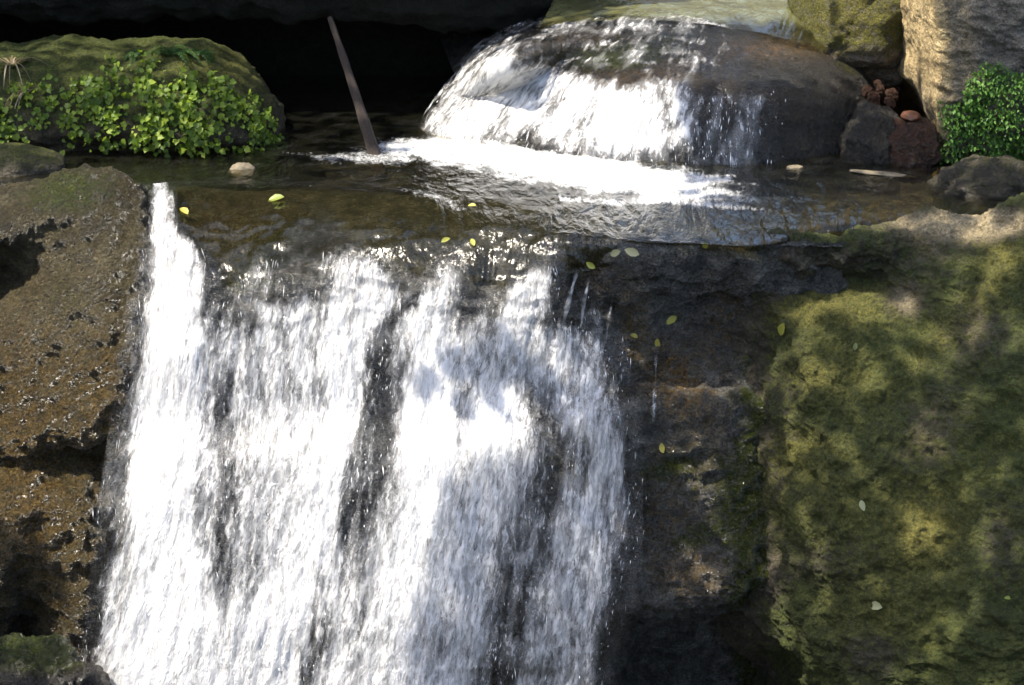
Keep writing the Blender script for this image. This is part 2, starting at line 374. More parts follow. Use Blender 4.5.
rows = [[q(x, 3.6, -.4) for x in c], [q(x, 1.9, -.3) for x in c], [q(x, 1.2, -.13) for x in c],
        zr([186, 193, 190, 191, 193, 202, 214, 224, 233, 236, 238, 239, 240], -.035),
        pr([(60, 230, .45), (150, 216, .7), (190, 235, .5), (240, 246, .38), (320, 240, .38), (430, 240, .27), (520, 246, .12), (580, 247, .0), (640, 246, -.1), (700, 247, -.1), (760, 250, -.08), (830, 250, .0), (900, 250, .1)]),
        pr([(60, 280, .3), (150, 262, .38), (190, 278, .2), (240, 290, .1), (322, 278, .12), (432, 274, .06), (520, 288, -.02), (582, 276, -.02), (640, 268, -.1), (700, 268, -.1), (760, 272, -.06), (830, 280, .0), (900, 280, .1)]),
        pr([(60, 350, .2), (145, 345, .1), (185, 348, .0), (238, 352, .02), (320, 348, .0), (430, 345, -.05), (520, 345, -.1), (585, 335, -.02), (640, 325, .06), (700, 322, .07), (760, 328, .06), (830, 330, .0), (900, 330, .1)]),
        pr([(60, 420, .1), (142, 415, .0), (185, 415, -.1), (238, 415, -.1), (320, 415, -.14), (430, 410, -.2), (520, 402, -.22), (590, 386, -.2), (640, 380, -.08), (700, 384, -.08), (760, 385, -.06), (830, 385, .0), (900, 385, .1)]),
        pr([(60, 460, .0), (138, 455, -.1), (182, 455, -.2), (236, 455, -.22), (320, 455, -.26), (430, 450, -.32), (520, 435, -.34), (595, 412, -.36), (640, 400, -.36), (700, 404, -.3), (760, 410, -.22), (830, 420, -.1), (900, 420, .0)]),
        pr([(60, 510, -.1), (130, 510, -.25), (178, 510, -.3), (234, 510, -.32), (320, 510, -.36), (430, 510, -.42), (520, 505, -.45), (598, 500, -.48), (640, 500, -.5), (702, 500, -.48), (762, 500, -.4), (830, 500, -.2), (900, 500, -.1)]),
        pr([(60, 600, -.2), (120, 600, -.4), (172, 600, -.45), (232, 600, -.5), (318, 600, -.52), (430, 600, -.58), (520, 600, -.62), (600, 592, -.66), (640, 590, -.7), (704, 584, -.7), (764, 575, -.62), (830, 580, -.3), (900, 580, -.2)]),
        pr([(60, 650, -.25), (112, 650, -.48), (170, 650, -.52), (232, 650, -.56), (318, 650, -.58), (430, 650, -.64), (520, 650, -.66), (605, 618, -.6), (642, 610, -.56), (704, 603, -.55), (764, 596, -.45), (830, 600, -.2), (900, 600, -.1)]),
        pr([(60, 690, -.3), (108, 690, -.52), (168, 690, -.56), (232, 690, -.6), (318, 690, -.62), (430, 690, -.68), (520, 690, -.6), (608, 645, -.2), (644, 635, .1), (704, 630, .15), (764, 625, .2), (830, 630, .2), (900, 630, .2)]),
        [q(x, (-.9 if x < 560 else .2), -3.5) for x in c]]
LEDGE_ROWS = rows
o_ledge, S_ledge, N_ledge = rock_patch('rock_ledge', rows, M_ledge, 'dark wet rock ledge that the lower waterfall pours over', 'rock ledge', amp=.07, scale=2.6, fine=.026, ridge=.15, paint=paint_ledge, strat=.07, knob=.018, extra=lambda P: lumps(P), mask=lambda X, Y: (1 - .5 * sstep(575, 620, X)) * (1 - .65 * sstep(610, 570, X)) * (.35 + .65 * sstep(0, 30, Y - np.interp(X, [150, 190, 240, 330, 430, 520, 580, 640, 760], [215, 250, 270, 262, 262, 270, 262, 250, 252]))))

# ------------------------------------------------------------------ crusty outcrop on the left
def paint_out(P, N, X, Y, a):
    a['wet'] += .72 + .35 * sstep(330, 420, Y)
    a['gold'] += .9 * blob(X, Y, 30, 420, 60, 110) + .8 * blob(X, Y, 105, 400, 25, 70) + .5 * blob(X, Y, 60, 560, 60, 70) + .5 * blob(X, Y, 25, 500, 40, 60)
    a['wet'] += .5 * sstep(95, 140, X + 10 * fbm(P, 6.0, 3)) * sstep(170, 200, Y)
    a['moss'] += .5 * blob(X, Y, 60, 200, 70, 25) + .38 * blob(X, Y, 70, 300, 60, 50) + .35 * blob(X, Y, 80, 175, 60, 20)
    a['pale'] += .0
c = [-430, -90, -10, 35, 80, 118, 148, 168]
rows = [[q(x, 1.35, -.35) for x in c],
        pr([(-430, 205, .8), (-90, 205, .8), (-10, 198, .85), (35, 184, .92), (80, 168, .95), (116, 172, .92), (140, 190, .85), (150, 205, 1.1)]),
        pr([(-430, 235, .5), (-90, 232, .5), (-10, 215, .55), (35, 196, .66), (80, 183, .72), (118, 190, .7), (144, 208, .64), (156, 222, .9)]),
        pr([(-430, 262, .3), (-90, 258, .3), (-10, 240, .3), (35, 222, .4), (80, 212, .46), (120, 222, .45), (146, 240, .42), (158, 252, .8)]),
        pr([(-430, 295, .35), (-90, 292, .38), (-10, 285, .5), (30, 275, .36), (80, 262, .26), (120, 270, .26), (145, 285, .28), (158, 296, .7)]),
        pr([(-430, 330, .1), (-90, 330, .1), (-10, 325, .12), (30, 320, .06), (80, 318, .04), (118, 325, .06), (140, 332, .12), (152, 340, .6)]),
        pr([(-430, 400, -.1), (-90, 400, -.1), (-10, 400, -.12), (30, 395, -.14), (80, 390, -.14), (114, 395, -.1), (134, 402, .0), (148, 405, .5)]),
        pr([(-430, 442, -.2), (-90, 442, -.22), (-10, 442, -.25), (30, 440, -.28), (80, 436, -.26), (108, 436, -.2), (126, 440, -.08), (142, 445, .4)]),
        pr([(-430, 470, -.2), (-90, 470, -.25), (-10, 470, -.26), (30, 466, -.24), (80, 458, -.1), (106, 460, -.08), (122, 465, -.06), (140, 470, .3)]),
        pr([(-430, 520, -.3), (-90, 520, -.35), (-10, 520, -.42), (30, 515, -.42), (78, 500, -.36), (100, 510, -.3), (116, 515, -.18), (135, 520, .2)]),
        pr([(-430, 590, -.4), (-90, 590, -.45), (-10, 585, -.5), (26, 580, -.42), (62, 580, -.5), (88, 590, -.5), (102, 595, -.38), (125, 600, .1)]),
        pr([(-430, 640, -.4), (-90, 640, -.45), (-10, 630, -.4), (26, 618, -.2), (55, 622, -.45), (78, 635, -.55), (94, 645, -.45), (118, 650, .0)]),
        pr([(-430, 700, -.4), (-90, 700, -.4), (-10, 690, -.3), (24, 670, -.1), (50, 690, -.4), (72, 700, -.5), (90, 700, -.45), (112, 700, .0)]),
        [q(x, -.6, -3.5) for x in c]]
rock_patch('rock_outcrop', rows, M_crust, 'crusty brown rock outcrop on the left of the lower waterfall', 'rock outcrop', amp=.075, scale=2.6, fine=.016, ridge=.035, knob=.024, paint=paint_out)

def paint_wetg(P, N, X, Y, a):
    a['wet'][:] = .9; a['moss'] += .85 * blob(X, Y, 40, 648, 60, 30)
boulder('wet_boulder', q(25, -1.0, -2.36), (.46, .38, .42), M_boul, 'wet green boulder at the foot of the brown outcrop, splashed by the waterfall', 'boulder', sub=6, amp=.38, scale=2.4, fine=.03, paint=paint_wetg)

# ------------------------------------------------------------------ big mossy boulder on the right
def paint_mossy(P, N, X, Y, a):
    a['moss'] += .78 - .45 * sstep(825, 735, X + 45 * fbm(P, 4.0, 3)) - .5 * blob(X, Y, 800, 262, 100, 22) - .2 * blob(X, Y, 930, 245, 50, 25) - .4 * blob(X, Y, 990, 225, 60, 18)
    a['pale'] += .35 * blob(X, Y, 900, 400, 170, 12, -52)  # pale streak paints the sunlight along the diagonal ridge
    a['yellow'] += .9 * blob(X, Y, 830, 308, 70, 22) + .7 * blob(X, Y, 830, 375, 45, 30) + .9 * blob(X, Y, 925, 530, 35, 45, 20) + .5 * blob(X, Y, 790, 450, 40, 25) + .6 * blob(X, Y, 960, 320, 90, 14, -45) + .7 * blob(X, Y, 1000, 250, 30, 25) + .35 * blob(X, Y, 840, 500, 90, 70) + .4 * blob(X, Y, 880, 610, 60, 40)  # yellow moss laid over the sun patches, their brightness in the colour
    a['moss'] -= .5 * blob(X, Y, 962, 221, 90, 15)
    a['pale'] += 1.3 * blob(X, Y, 962, 221, 90, 15) + .4 * blob(X, Y, 930, 250, 20, 20) + .7 * blob(X, Y, 960, 260, 50, 20, -40) + .5 * blob(X, Y, 905, 300, 22, 20)  # pale crest band painted for the sunlit rim, plus tan patches
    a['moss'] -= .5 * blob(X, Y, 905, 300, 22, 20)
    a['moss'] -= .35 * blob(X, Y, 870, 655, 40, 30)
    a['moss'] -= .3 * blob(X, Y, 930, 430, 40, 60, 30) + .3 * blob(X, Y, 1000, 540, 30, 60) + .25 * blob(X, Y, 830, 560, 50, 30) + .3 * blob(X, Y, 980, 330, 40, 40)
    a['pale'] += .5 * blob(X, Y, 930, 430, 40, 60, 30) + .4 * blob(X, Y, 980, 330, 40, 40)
    a['wet'] += .25
c = [690, 745, 800, 850, 890, 925, 965, 1000, 1042, 1110, 1210, 1330]
rows = [[q(x, .45, -.4) for x in c],
        pr([(690, 236, .35), (748, 237, .1), (800, 236, .1), (850, 232, .12), (890, 222, .15), (925, 211, .2), (962, 219, .1), (1000, 211, .0), (1042, 194, .0), (1110, 170, .0), (1210, 140, .0), (1330, 110, .0)]),
        pr([(690, 262, .3), (748, 258, -.02), (800, 256, -.06), (850, 250, -.07), (890, 240, -.06), (927, 230, -.06), (964, 235, -.14), (1000, 232, -.22), (1045, 225, -.3), (1112, 210, -.35), (1212, 190, -.4), (1330, 170, -.4)]),
        pr([(690, 300, .3), (750, 292, .03), (800, 288, .0), (850, 284, .0), (890, 280, -.06), (930, 280, -.26), (968, 280, -.36), (1005, 280, -.45), (1050, 280, -.5), (1115, 275, -.55), (1215, 260, -.6), (1330, 240, -.6)]),
        pr([(700, 345, .2), (754, 320, .02), (800, 318, -.2), (850, 315, -.25), (895, 315, -.26), (932, 318, -.38), (970, 322, -.5), (1008, 325, -.6), (1055, 325, -.66), (1120, 320, -.7), (1220, 310, -.75), (1330, 300, -.75)]),
        pr([(710, 390, .1), (758, 372, -.05), (804, 368, -.42), (850, 366, -.47), (897, 366, -.48), (934, 368, -.56), (973, 370, -.66), (1010, 370, -.76), (1057, 370, -.84), (1125, 370, -.9), (1225, 370, -.95), (1330, 370, -.95)]),
        pr([(722, 440, .0), (762, 440, -.28), (806, 435, -.6), (850, 430, -.68), (897, 430, -.7), (936, 430, -.76), (976, 430, -.86), (1013, 430, -.95), (1062, 430, -1.02), (1130, 430, -1.1), (1230, 430, -1.15), (1330, 430, -1.15)]),
        pr([(726, 520, -.1), (762, 520, -.42), (806, 520, -.8), (850, 520, -.9), (900, 520, -.95), (940, 520, -1.0), (980, 520, -1.1), (1016, 520, -1.2), (1066, 520, -1.26), (1135, 520, -1.35), (1235, 520, -1.4), (1330, 520, -1.4)]),
        pr([(720, 590, -.1), (758, 592, -.58), (804, 600, -.92), (850, 600, -1.05), (900, 600, -1.12), (940, 600, -1.2), (982, 600, -1.3), (1020, 600, -1.4), (1070, 600, -1.46), (1140, 600, -1.55), (1240, 600, -1.6), (1330, 600, -1.6)]),
        pr([(728, 640, .0), (764, 635, -.5), (806, 650, -.95), (850, 660, -1.15), (902, 665, -1.25), (942, 665, -1.33), (985, 665, -1.44), (1024, 665, -1.54), (1075, 665, -1.6), (1145, 665, -1.7), (1245, 665, -1.75), (1330, 665, -1.75)]),
        pr([(760, 680, .2), (790, 676, -.3), (815, 690, -.85), (850, 710, -1.2), (904, 715, -1.3), (945, 715, -1.4), (988, 715, -1.52), (1028, 715, -1.6), (1080, 715, -1.7), (1150, 715, -1.8), (1250, 715, -1.85), (1330, 715, -1.85)]),
        [q(x, (-.2 if x < 820 else -1.5), -3.5) for x in c]]
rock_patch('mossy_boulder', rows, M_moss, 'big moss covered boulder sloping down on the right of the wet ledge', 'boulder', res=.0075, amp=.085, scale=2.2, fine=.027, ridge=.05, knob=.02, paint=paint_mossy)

# ------------------------------------------------------------------ rounded boulder under the upper fall
def paint_boul(P, N, X, Y, a):
    a['wet'] += .8
    a['gold'] += .9 * blob(X, Y, 785, 48, 60, 11) + .5 * blob(X, Y, 640, 70, 60, 20) + .4 * blob(X, Y, 560, 40, 40, 15) + .5 * blob(X, Y, 580, 110, 50, 25)
    a['moss'] += .6 * blob(X, Y, 600, 60, 90, 18) + .5 * blob(X, Y, 850, 68, 30, 10, 25) + .35 * blob(X, Y, 680, 40, 80, 15)
    a['yellow'] += .6 * blob(X, Y, 855, 70, 25, 9, 25)
c = [452, 480, 540, 600, 660, 720, 780, 830, 860, 874]
rows = [[q(x, 5.2, .5) for x in (420, 480, 540, 600, 660, 720, 780, 830, 860, 900)],
        [q(x, 3.2, z) for x, z in zip((455, 490, 540, 600, 660, 720, 780, 830, 860, 880), (.2, .4, .54, .58, .58, .58, .58, .58, .58, .58))],
        pr([(470, 70, 3.0), (482, 58, 2.92), (535, 38, 2.8), (592, 28, 2.75), (650, 27, 2.7), (710, 32, 2.6), (770, 42, 2.45), (825, 56, 2.4), (862, 72, 2.45), (876, 85, 2.8)]),
        pr([(450, 90, 2.95), (465, 80, 2.75), (515, 60, 1.86), (570, 56, 2.35), (632, 58, 2.2), (700, 62, 2.1), (765, 70, 2.05), (828, 76, 2.1), (866, 88, 2.25), (878, 98, 2.7)]),
        pr([(436, 110, 2.85), (448, 104, 2.6), (490, 94, 2.3), (545, 90, 2.0), (612, 92, 1.85), (690, 93, 1.78), (765, 95, 1.76), (830, 99, 1.86), (869, 108, 2.1), (880, 118, 2.6)]),
        pr([(424, 130, 2.7), (432, 128, 2.46), (468, 126, 2.2), (520, 130, 1.92), (597, 135, 1.68), (680, 133, 1.62), (765, 131, 1.64), (832, 133, 1.8), (868, 137, 2.1), (880, 140, 2.6)]),
        [q(x, y, -.05) for x, y in ((418, 2.6), (426, 2.38), (458, 2.12), (510, 1.85), (592, 1.58), (676, 1.5), (762, 1.55), (828, 1.76), (862, 2.1), (876, 2.6))],
        [q(x, y, -.5) for x, y in ((418, 2.6), (426, 2.38), (458, 2.12), (510, 1.85), (592, 1.6), (676, 1.54), (762, 1.6), (828, 1.8), (862, 2.1), (876, 2.6))]]
BOUL_ROWS = rows
rock_patch('rounded_boulder', rows, M_boul, 'rounded dark boulder that the upper waterfall slides over', 'boulder', res=.011, amp=.022, scale=2.2, fine=.014, ridge=.02, knob=.008, paint=paint_boul)

# ------------------------------------------------------------------ bank rock on the left, with plants
def paint_bank(P, N, X, Y, a):
    up = np.clip(N[:, 2], 0, 1)
    a['moss'] += .25 + .45 * up; a['yellow'] += .08 * blob(X, Y, 80, 55, 60, 20) + .45 * blob(X, Y, 225, 70, 50, 22)
    a['pale'] += .35 * blob(X, Y, 180, 82, 40, 10) + .3 * blob(X, Y, 70, 160, 60, 10); a['wet'] += .3 * sstep(140, 165, Y)
c = [-500, -120, 0, 60, 120, 190, 235, 262, 280, 279]
rows = [[q(x, 3.4, -.2) for x in c],
        pr([(-500, 56, 2.9), (-120, 50, 2.9), (0, 48, 2.9), (60, 46, 2.9), (120, 46, 2.9), (190, 48, 2.9), (232, 56, 2.85), (256, 74, 2.85), (270, 98, 2.85), (276, 105, 3.2)]),
        pr([(-500, 60, 2.5), (-120, 52, 2.5), (0, 50, 2.5), (60, 48, 2.5), (120, 47, 2.5), (190, 50, 2.5), (236, 62, 2.5), (262, 82, 2.5), (277, 104, 2.5), (281, 110, 3.0)]),
        pr([(-500, 85, 2.1), (-120, 76, 2.1), (0, 72, 2.1), (60, 70, 2.12), (120, 70, 2.1), (190, 76, 2.1), (238, 86, 2.15), (266, 102, 2.25), (281, 118, 2.4), (284, 124, 3.0)]),
        pr([(-500, 115, 1.85), (-120, 105, 1.85), (0, 100, 1.85), (60, 98, 1.88), (120, 100, 1.82), (190, 106, 1.82), (240, 114, 1.9), (266, 122, 2.1), (280, 132, 2.35), (283, 138, 3.0)]),
        pr([(-500, 145, 1.75), (-120, 138, 1.75), (0, 132, 1.75), (60, 130, 1.75), (120, 132, 1.7), (190, 138, 1.72), (240, 140, 1.82), (262, 142, 2.05), (272, 147, 2.3), (276, 150, 3.0)]),
        pr([(-500, 168, 1.85), (-120, 158, 1.85), (0, 152, 1.85), (60, 150, 1.85), (120, 152, 1.85), (190, 156, 1.85), (236, 154, 1.95), (256, 152, 2.15), (264, 153, 2.4), (266, 154, 3.0)]),
        [q(x, 1.9, -.4) for x in c[:6]] + [q(x, 2.1, -.4) for x in (232, 250, 258, 260)]]
rock_patch('bank_rock', rows, M_moss, 'low mossy bank rock overgrown with leafy plants on the left', 'rock', res=.012, amp=.06, scale=2.2, fine=.012, ridge=.04, paint=paint_bank)
BANK = SOLID[-1]
def paint_low(P, N, X, Y, a):
    a['moss'] += .55 * np.clip(N[:, 2], 0, 1) + .1; a['wet'] += .3; a['yellow'] += .3
boulder('low_rock', q(8, 1.42, -.02), (.36, .22, .16), M_moss, 'low mossy rock at the water below the leafy plants', 'rock', sub=5, amp=.2, paint=paint_low)
boulder('small_stone', q(243, 1.4, -.02), (.08, .05, .055), M_tan, 'small tan stone at the right foot of the bank rock', 'stone', sub=4, amp=.3)

# ------------------------------------------------------------------ upper right: mossy boulder, cliff, moss rock, crevice stones
def paint_hm(P, N, X, Y, a):
    a['moss'] += .6 - .5 * sstep(40, 75, Y) ; a['yellow'] += .85 * blob(X, Y, 850, 20, 60, 40); a['gold'] += .3
boulder('mossy_rock', q(862, 2.9, .7), (.46, .62, .5), M_cliff, 'yellow green mossy rock at the top beside the upper stream', 'rock', sub=6, amp=.22, scale=1.6, rot=(0, 14, 0), paint=paint_hm, sq=2.3, fine=.02)
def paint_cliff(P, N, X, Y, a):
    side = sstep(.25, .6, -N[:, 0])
    a['pale'] += 1.0 * side * sstep(110, 60, Y) + .6 * side + .8 * blob(X, Y, 936, 110, 6, 50)  # left-facing side painted pale tan, with its sunlight in the colour
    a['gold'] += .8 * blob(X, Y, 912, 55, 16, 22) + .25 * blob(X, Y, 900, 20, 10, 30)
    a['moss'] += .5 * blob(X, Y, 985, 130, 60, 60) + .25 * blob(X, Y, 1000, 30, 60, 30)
c = [872, 888, 904, 916, 928, 940, 965, 1000, 1060, 1160, 1300]
yy = [3.3, 2.75, 2.3, 1.95, 1.66, 1.42, 1.34, 1.28, 1.22, 1.15, 1.0]
def crow(py, sh, push=0):
    return [p(x + s, py, y + push) for x, s, y in zip(c, sh, yy)]
lip = [74, 76, 74, 84, 112]
def crow2(k_):
    row = []
    for i, (x, y) in enumerate(zip(c, yy)):
        if i < 5:
            row.append([p(x, lip[i] - 30, y), p(x + 1, lip[i], y + .04), p(x + 3, lip[i] + 8, y + .45), p(x + 5, lip[i] + 30, y + 1.1), q(x, y + 1.2, -.5)][k_])
        else:
            row.append([p(x, 60, y), p(x + 2, 100, y + .02), p(x + 2, 140, y + .1), p(x, 170, y + .22), q(x, y + .2, -.5)][k_])
    return row
rows = [crow(-330, [-20] * 5 + [-22] * 6, .3), crow(-120, [-12] * 5 + [-16] * 6, .12), crow(-30, [-8] * 5 + [-12] * 6, .05), crow(15, [-4] * 4 + [-6] * 2 + [-4] * 5)] + [crow2(k_) for k_ in range(5)]
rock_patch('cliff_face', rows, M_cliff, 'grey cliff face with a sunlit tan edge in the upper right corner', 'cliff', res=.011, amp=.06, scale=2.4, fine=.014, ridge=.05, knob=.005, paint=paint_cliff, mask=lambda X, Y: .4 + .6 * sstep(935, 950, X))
CLIFF = SOLID[-1]
def paint_mb(P, N, X, Y, a):
    a['moss'] += .3 + .1 * np.clip(N[:, 2], 0, 1); a['wet'] += .7
boulder('low_mossy_rock', q(992, .98, -.06), (.36, .34, .22), M_moss, 'dark mossy rock in the pool at the foot of the cliff', 'rock', sub=6, amp=.32, scale=2.2, fine=.02, paint=paint_mb)
boulder('crevice_rock', q(912, 1.6, .06), (.17, .2, .2), M_red, 'wet red brown rock in the crevice behind the pool', 'rock', sub=5, amp=.3, fine=.02, paint=paint_w, scale=2.2, rot=(0, 10, 30))
boulder('crevice_rock', q(872, 1.78, .06), (.2, .26, .24), M_boul, 'dark rock in the crevice beside the rounded boulder', 'rock', sub=5, amp=.35, fine=.02, paint=paint_w, scale=2.0)
boulder('crevice_stone', q(911, 1.62, .27), (.06, .08, .03), M_orange, 'flat orange stone lying on the wet red brown rock', 'stone', sub=4, amp=.25)
k = 0
for (x, y, d) in ((868, 92, 1.95), (880, 90, 1.93), (892, 95, 1.9), (884, 100, 2.5), (874, 99, 1.88), (897, 87, 2.6), (878, 84, 1.98), (890, 103, 1.85)):
    boulder('rubble_stone', p(x, y, d), tuple(np.array([.042, .04, .03]) * RNG.uniform(.7, 1.2)), M_red, 'small red brown stone wedged among others in the crevice', 'stone', sub=4, amp=.45, rot=RNG.uniform(0, 90, 3), group='red brown stones wedged in the crevice')
boulder('waterline_stone', q(882, 1.27, .0), (.2, .035, .012), M_tan, 'long pale stone at the waterline of the crevice', 'stone', sub=4, amp=.2, rot=(0, 4, -8))
boulder('waterline_stone', q(795, 1.42, .0), (.05, .03, .014), M_tan, 'small pale stone at the waterline below the rounded boulder', 'stone', sub=4, amp=.2)

# ------------------------------------------------------------------ cave wall and overhang at the back
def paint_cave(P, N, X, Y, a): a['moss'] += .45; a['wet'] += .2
xs = [-7.5, -5, -3.4, -2.2, -1.2, -.3, .35, .62, .9]
ym = [0, 0, 0, 0, .05, .25, .55, .9, 1.8]; zl = [.66, .66, .66, .66, .64, .56, .45, .4, .4]
rows = [[(x, 3.0 + y, 4.6) for x, y in zip(xs, ym)], [(x, 2.45 + y, 2.4) for x, y in zip(xs, ym)], [(x, 2.75 + y, 1.1) for x, y in zip(xs, ym)],
        [(x, 2.95 + y, z) for x, y, z in zip(xs, ym, zl)], [(x, 3.3 + y, z - .02) for x, y, z in zip(xs, ym, zl)], [(x, 4.0 + y, z - .1) for x, y, z in zip(xs, ym, zl)],
        [(x, 4.3 + y * .6, .2) for x, y in zip(xs, ym)], [(x, 4.2 + y * .6, -.6) for x, y in zip(xs, ym)]]
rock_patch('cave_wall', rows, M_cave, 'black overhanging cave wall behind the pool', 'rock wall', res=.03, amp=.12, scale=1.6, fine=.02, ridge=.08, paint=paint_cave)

# ------------------------------------------------------------------ water: the pool
def flow_attr(S, lean=0.0):
    du = np.linalg.norm(np.diff(S, axis=1), axis=2); dv = np.linalg.norm(np.diff(S, axis=0), axis=2)
    u = np.concatenate([np.zeros((S.shape[0], 1)), np.cumsum(du, 1)], 1)
    u = np.broadcast_to(u.mean(0), u.shape)
    v = np.concatenate([np.zeros((1, S.shape[1])), np.cumsum(dv, 0)], 0); v = np.broadcast_to(v.mean(1)[:, None], v.shape)
    return np.stack([u + lean * v, v, np.zeros_like(u)], 2).reshape(-1, 3)
def foam_sheen_pool(X, Y):
    P2 = np.stack([X / 34, Y / 8, X * 0], 1); wob = fbm(P2, 1.0, 4, .6) * .6; X = X + 16 * fbm(P2, .6, 3); Y = Y + 4 * fbm(P2 + 9, .7, 3)
    f = .8 * blob(X, Y, 425, 150, 62, 15) + 1.0 * blob(X, Y, 520, 163, 95, 17, 8) + 1.0 * blob(X, Y, 630, 181, 88, 15, 5) + .35 * blob(X, Y, 700, 180, 60, 12)
    f = np.clip(f * (1 + .5 * wob) + .6 * wob * (f > .1) * (f < .9), 0, .82)
    thin = lambda pts, wd, st: st * np.exp(-((Y - np.interp(X, [a for a, _ in pts], [b for _, b in pts])) / wd) ** 2) * (X > pts[0][0]) * (X < pts[-1][0])
    t = thin([(280, 150), (320, 158), (370, 158), (410, 150)], 5, .35) + thin([(330, 172), (380, 184), (440, 198), (470, 212), (500, 214), (560, 212)], 5, .22) + thin([(560, 200), (640, 202), (720, 206), (780, 212)], 5, .5) + thin([(640, 196), (700, 196), (760, 200)], 6, .45)
    t += .28 * blob(X, Y, 330, 165, 60, 18) + .3 * blob(X, Y, 470, 195, 90, 10) + .25 * blob(X, Y, 740, 185, 60, 12) + thin([(780, 168), (830, 172), (925, 178)], 3, .35)
    lip = 16 * fbm(np.stack([X / 35, Y * 0, Y * 0 + .5], 1), 1.0, 3) + np.interp(X, [150, 190, 240, 330, 430, 520, 580, 640, 760], [200, 235, 255, 250, 250, 255, 250, 245, 246])
    t += .32 * np.exp(-((Y - lip) / 16) ** 2) * sstep(150, 170, X) * sstep(760, 640, X) + .3 * blob(X, Y, 440, 215, 150, 26) + .22 * blob(X, Y, 640, 225, 100, 14)  # lip wisps, partly foam, partly pale sky sheen painted as foam
    return np.clip(f + t * (1 - f), 0, 1)
c = [-60, 60, 150, 190, 240, 320, 430, 520, 580, 640, 700, 760, 830, 900, 960, 1040]
src = [60, 150, 190, 240, 320, 430, 520, 580, 640, 700, 760, 830]
crest = dict(zip(c, [186, 186, 193, 190, 191, 193, 202, 214, 224, 233, 236, 238, 238, 225, 222, 210]))
def lk(row, x, off=(0, -.03, .04)): return np.array(LEDGE_ROWS[row][[60, 150, 190, 240, 320, 430, 520, 580, 640, 700, 760, 830, 900].index(x)]) + off
def crow_(x): return r(x, crest[x], 0.0) if x <= 760 else q(x, .22, 0)
rows = [[q(x, 4.1, 0) for x in c], [q(x, 2.6, 0) for x in c], [q(x, 1.6, 0) for x in c], [q(x, 1.15, 0) for x in c], [crow_(x) for x in c]]
for rr in (4, 5):
    rows.append([(lk(rr, x) if x < 600 else lk(rr, x, (0, -.005, .006) if rr == 4 else (0, .03, -.02))) if 150 <= x <= 760 else (rows[-1][i] + np.array([0, .02, -.16])) for i, x in enumerate(c)])
S, tu, tv = patch(rows, .012)
N = smooth_normals(S); P = S.reshape(-1, 3)
X, Y = proj(P)
fm = foam_sheen_pool(X, Y)
fl = flow_attr(S)
amp = .006 + .008 * fm
edge = 1.0
d = amp * fbm(fl * (1.0, .6, 1), 9, 4, .55) + .006 * fbm(fl * (1.2, .5, 1), 3, 2)
d += .05 * np.clip(blob(X, Y, 470, 150, 60, 9) + blob(X, Y, 570, 162, 70, 9, 8) + blob(X, Y, 660, 170, 40, 8), 0, 1) * (.5 + .8 * np.abs(fbm(P, 14, 4, .6)))
def ledge_d(P):
    return .35 * (.07 * fbm(P, 2.6, 2, .52) + .15 * (fbm(P * (1, 1, 1.6), 2.6 * 1.7, 2, .5, True, 5.1) - .3))
slide = sstep(0, 26, Y - np.interp(X, [150, 190, 240, 330, 430, 520, 580, 640, 760], [188, 190, 192, 196, 204, 216, 226, 234, 238]))
lm = .35 + .65 * sstep(0, 30, Y - np.interp(X, [150, 190, 240, 330, 430, 520, 580, 640, 760], [215, 250, 270, 262, 262, 270, 262, 250, 252]))
d += slide * (X < 775) * (ledge_d(P) * lm + lumps(P))
Pw = P + N.reshape(-1, 3) * d[:, None]
o = link('pool_water', Pw, quads(*S.shape[:2]), M_pool, attrs={'foam': fm, 'flow': fl, 'depth': np.ones(len(Pw))}); o['kind'] = 'structure'
POOL = (Pw, quads(*S.shape[:2]))

# water: the upper stream and the sheet over the rounded boulder
c10 = range(10)
S, tu, tv = patch([[*rw[:9]] for rw in BOUL_ROWS[1:7]], .009); N = smooth_normals(S); S = S + N * .055; P = S.reshape(-1, 3); X, Y = proj(P); fl = flow_attr(S)
# flow lines run down and to the left on the left flank
f = 1.0 * blob(X, Y, 485, 92, 58, 50, -35) + .95 * blob(X, Y, 560, 105, 60, 48) + .9 * blob(X, Y, 625, 125, 55, 40) + .8 * blob(X, Y, 665, 105, 30, 50) + .5 * blob(X, Y, 450, 130, 40, 30) + .35 * blob(X, Y, 720, 135, 40, 40) + .3 * blob(X, Y, 640, 22, 60, 7) + .4 * blob(X, Y, 700, 25, 50, 8, 12) + .3 * blob(X, Y, 520, 40, 50, 9)
f = np.clip(f, 0, 1) * .78 * (1 + .35 * fbm(np.stack([X / 26, Y / 40, X * 0 + 2], 1), 1.0, 3))
f *= 1 - .9 * sstep(700, 780, X) * sstep(60, 90, Y)
f *= 1 - .5 * blob(X, Y, 575, 58, 50, 12, 10) - .4 * blob(X, Y, 660, 62, 40, 16)
f = np.where((X > 690) & (X < 780) & (Y > 75), np.maximum(f, .42 * sstep(75, 100, Y) * sstep(785, 760, X)), f)
f = np.maximum(f, .6 * sstep(770, 690, X) * sstep(95, 60, Y) * (.7 + .6 * fbm(np.stack([X / 30, Y / 10, X * 0], 1), 1.0, 3)))  # thin white over the boulder top, painted for the film's sky glints
d = .018 * fbm(fl * (1.0, .35, 1), 14, 4, .55) * (.3 + f)
Pw = P + N.reshape(-1, 3) * d[:, None]
sheet_u = np.array(fl); sheet_u[:, 0] += .0
WFU = empty('waterfall', (float(P[:, 0].mean()), 1.6, 0.0))
tag(WFU, 'small upper waterfall sliding over the rounded boulder into the pool', 'waterfall')
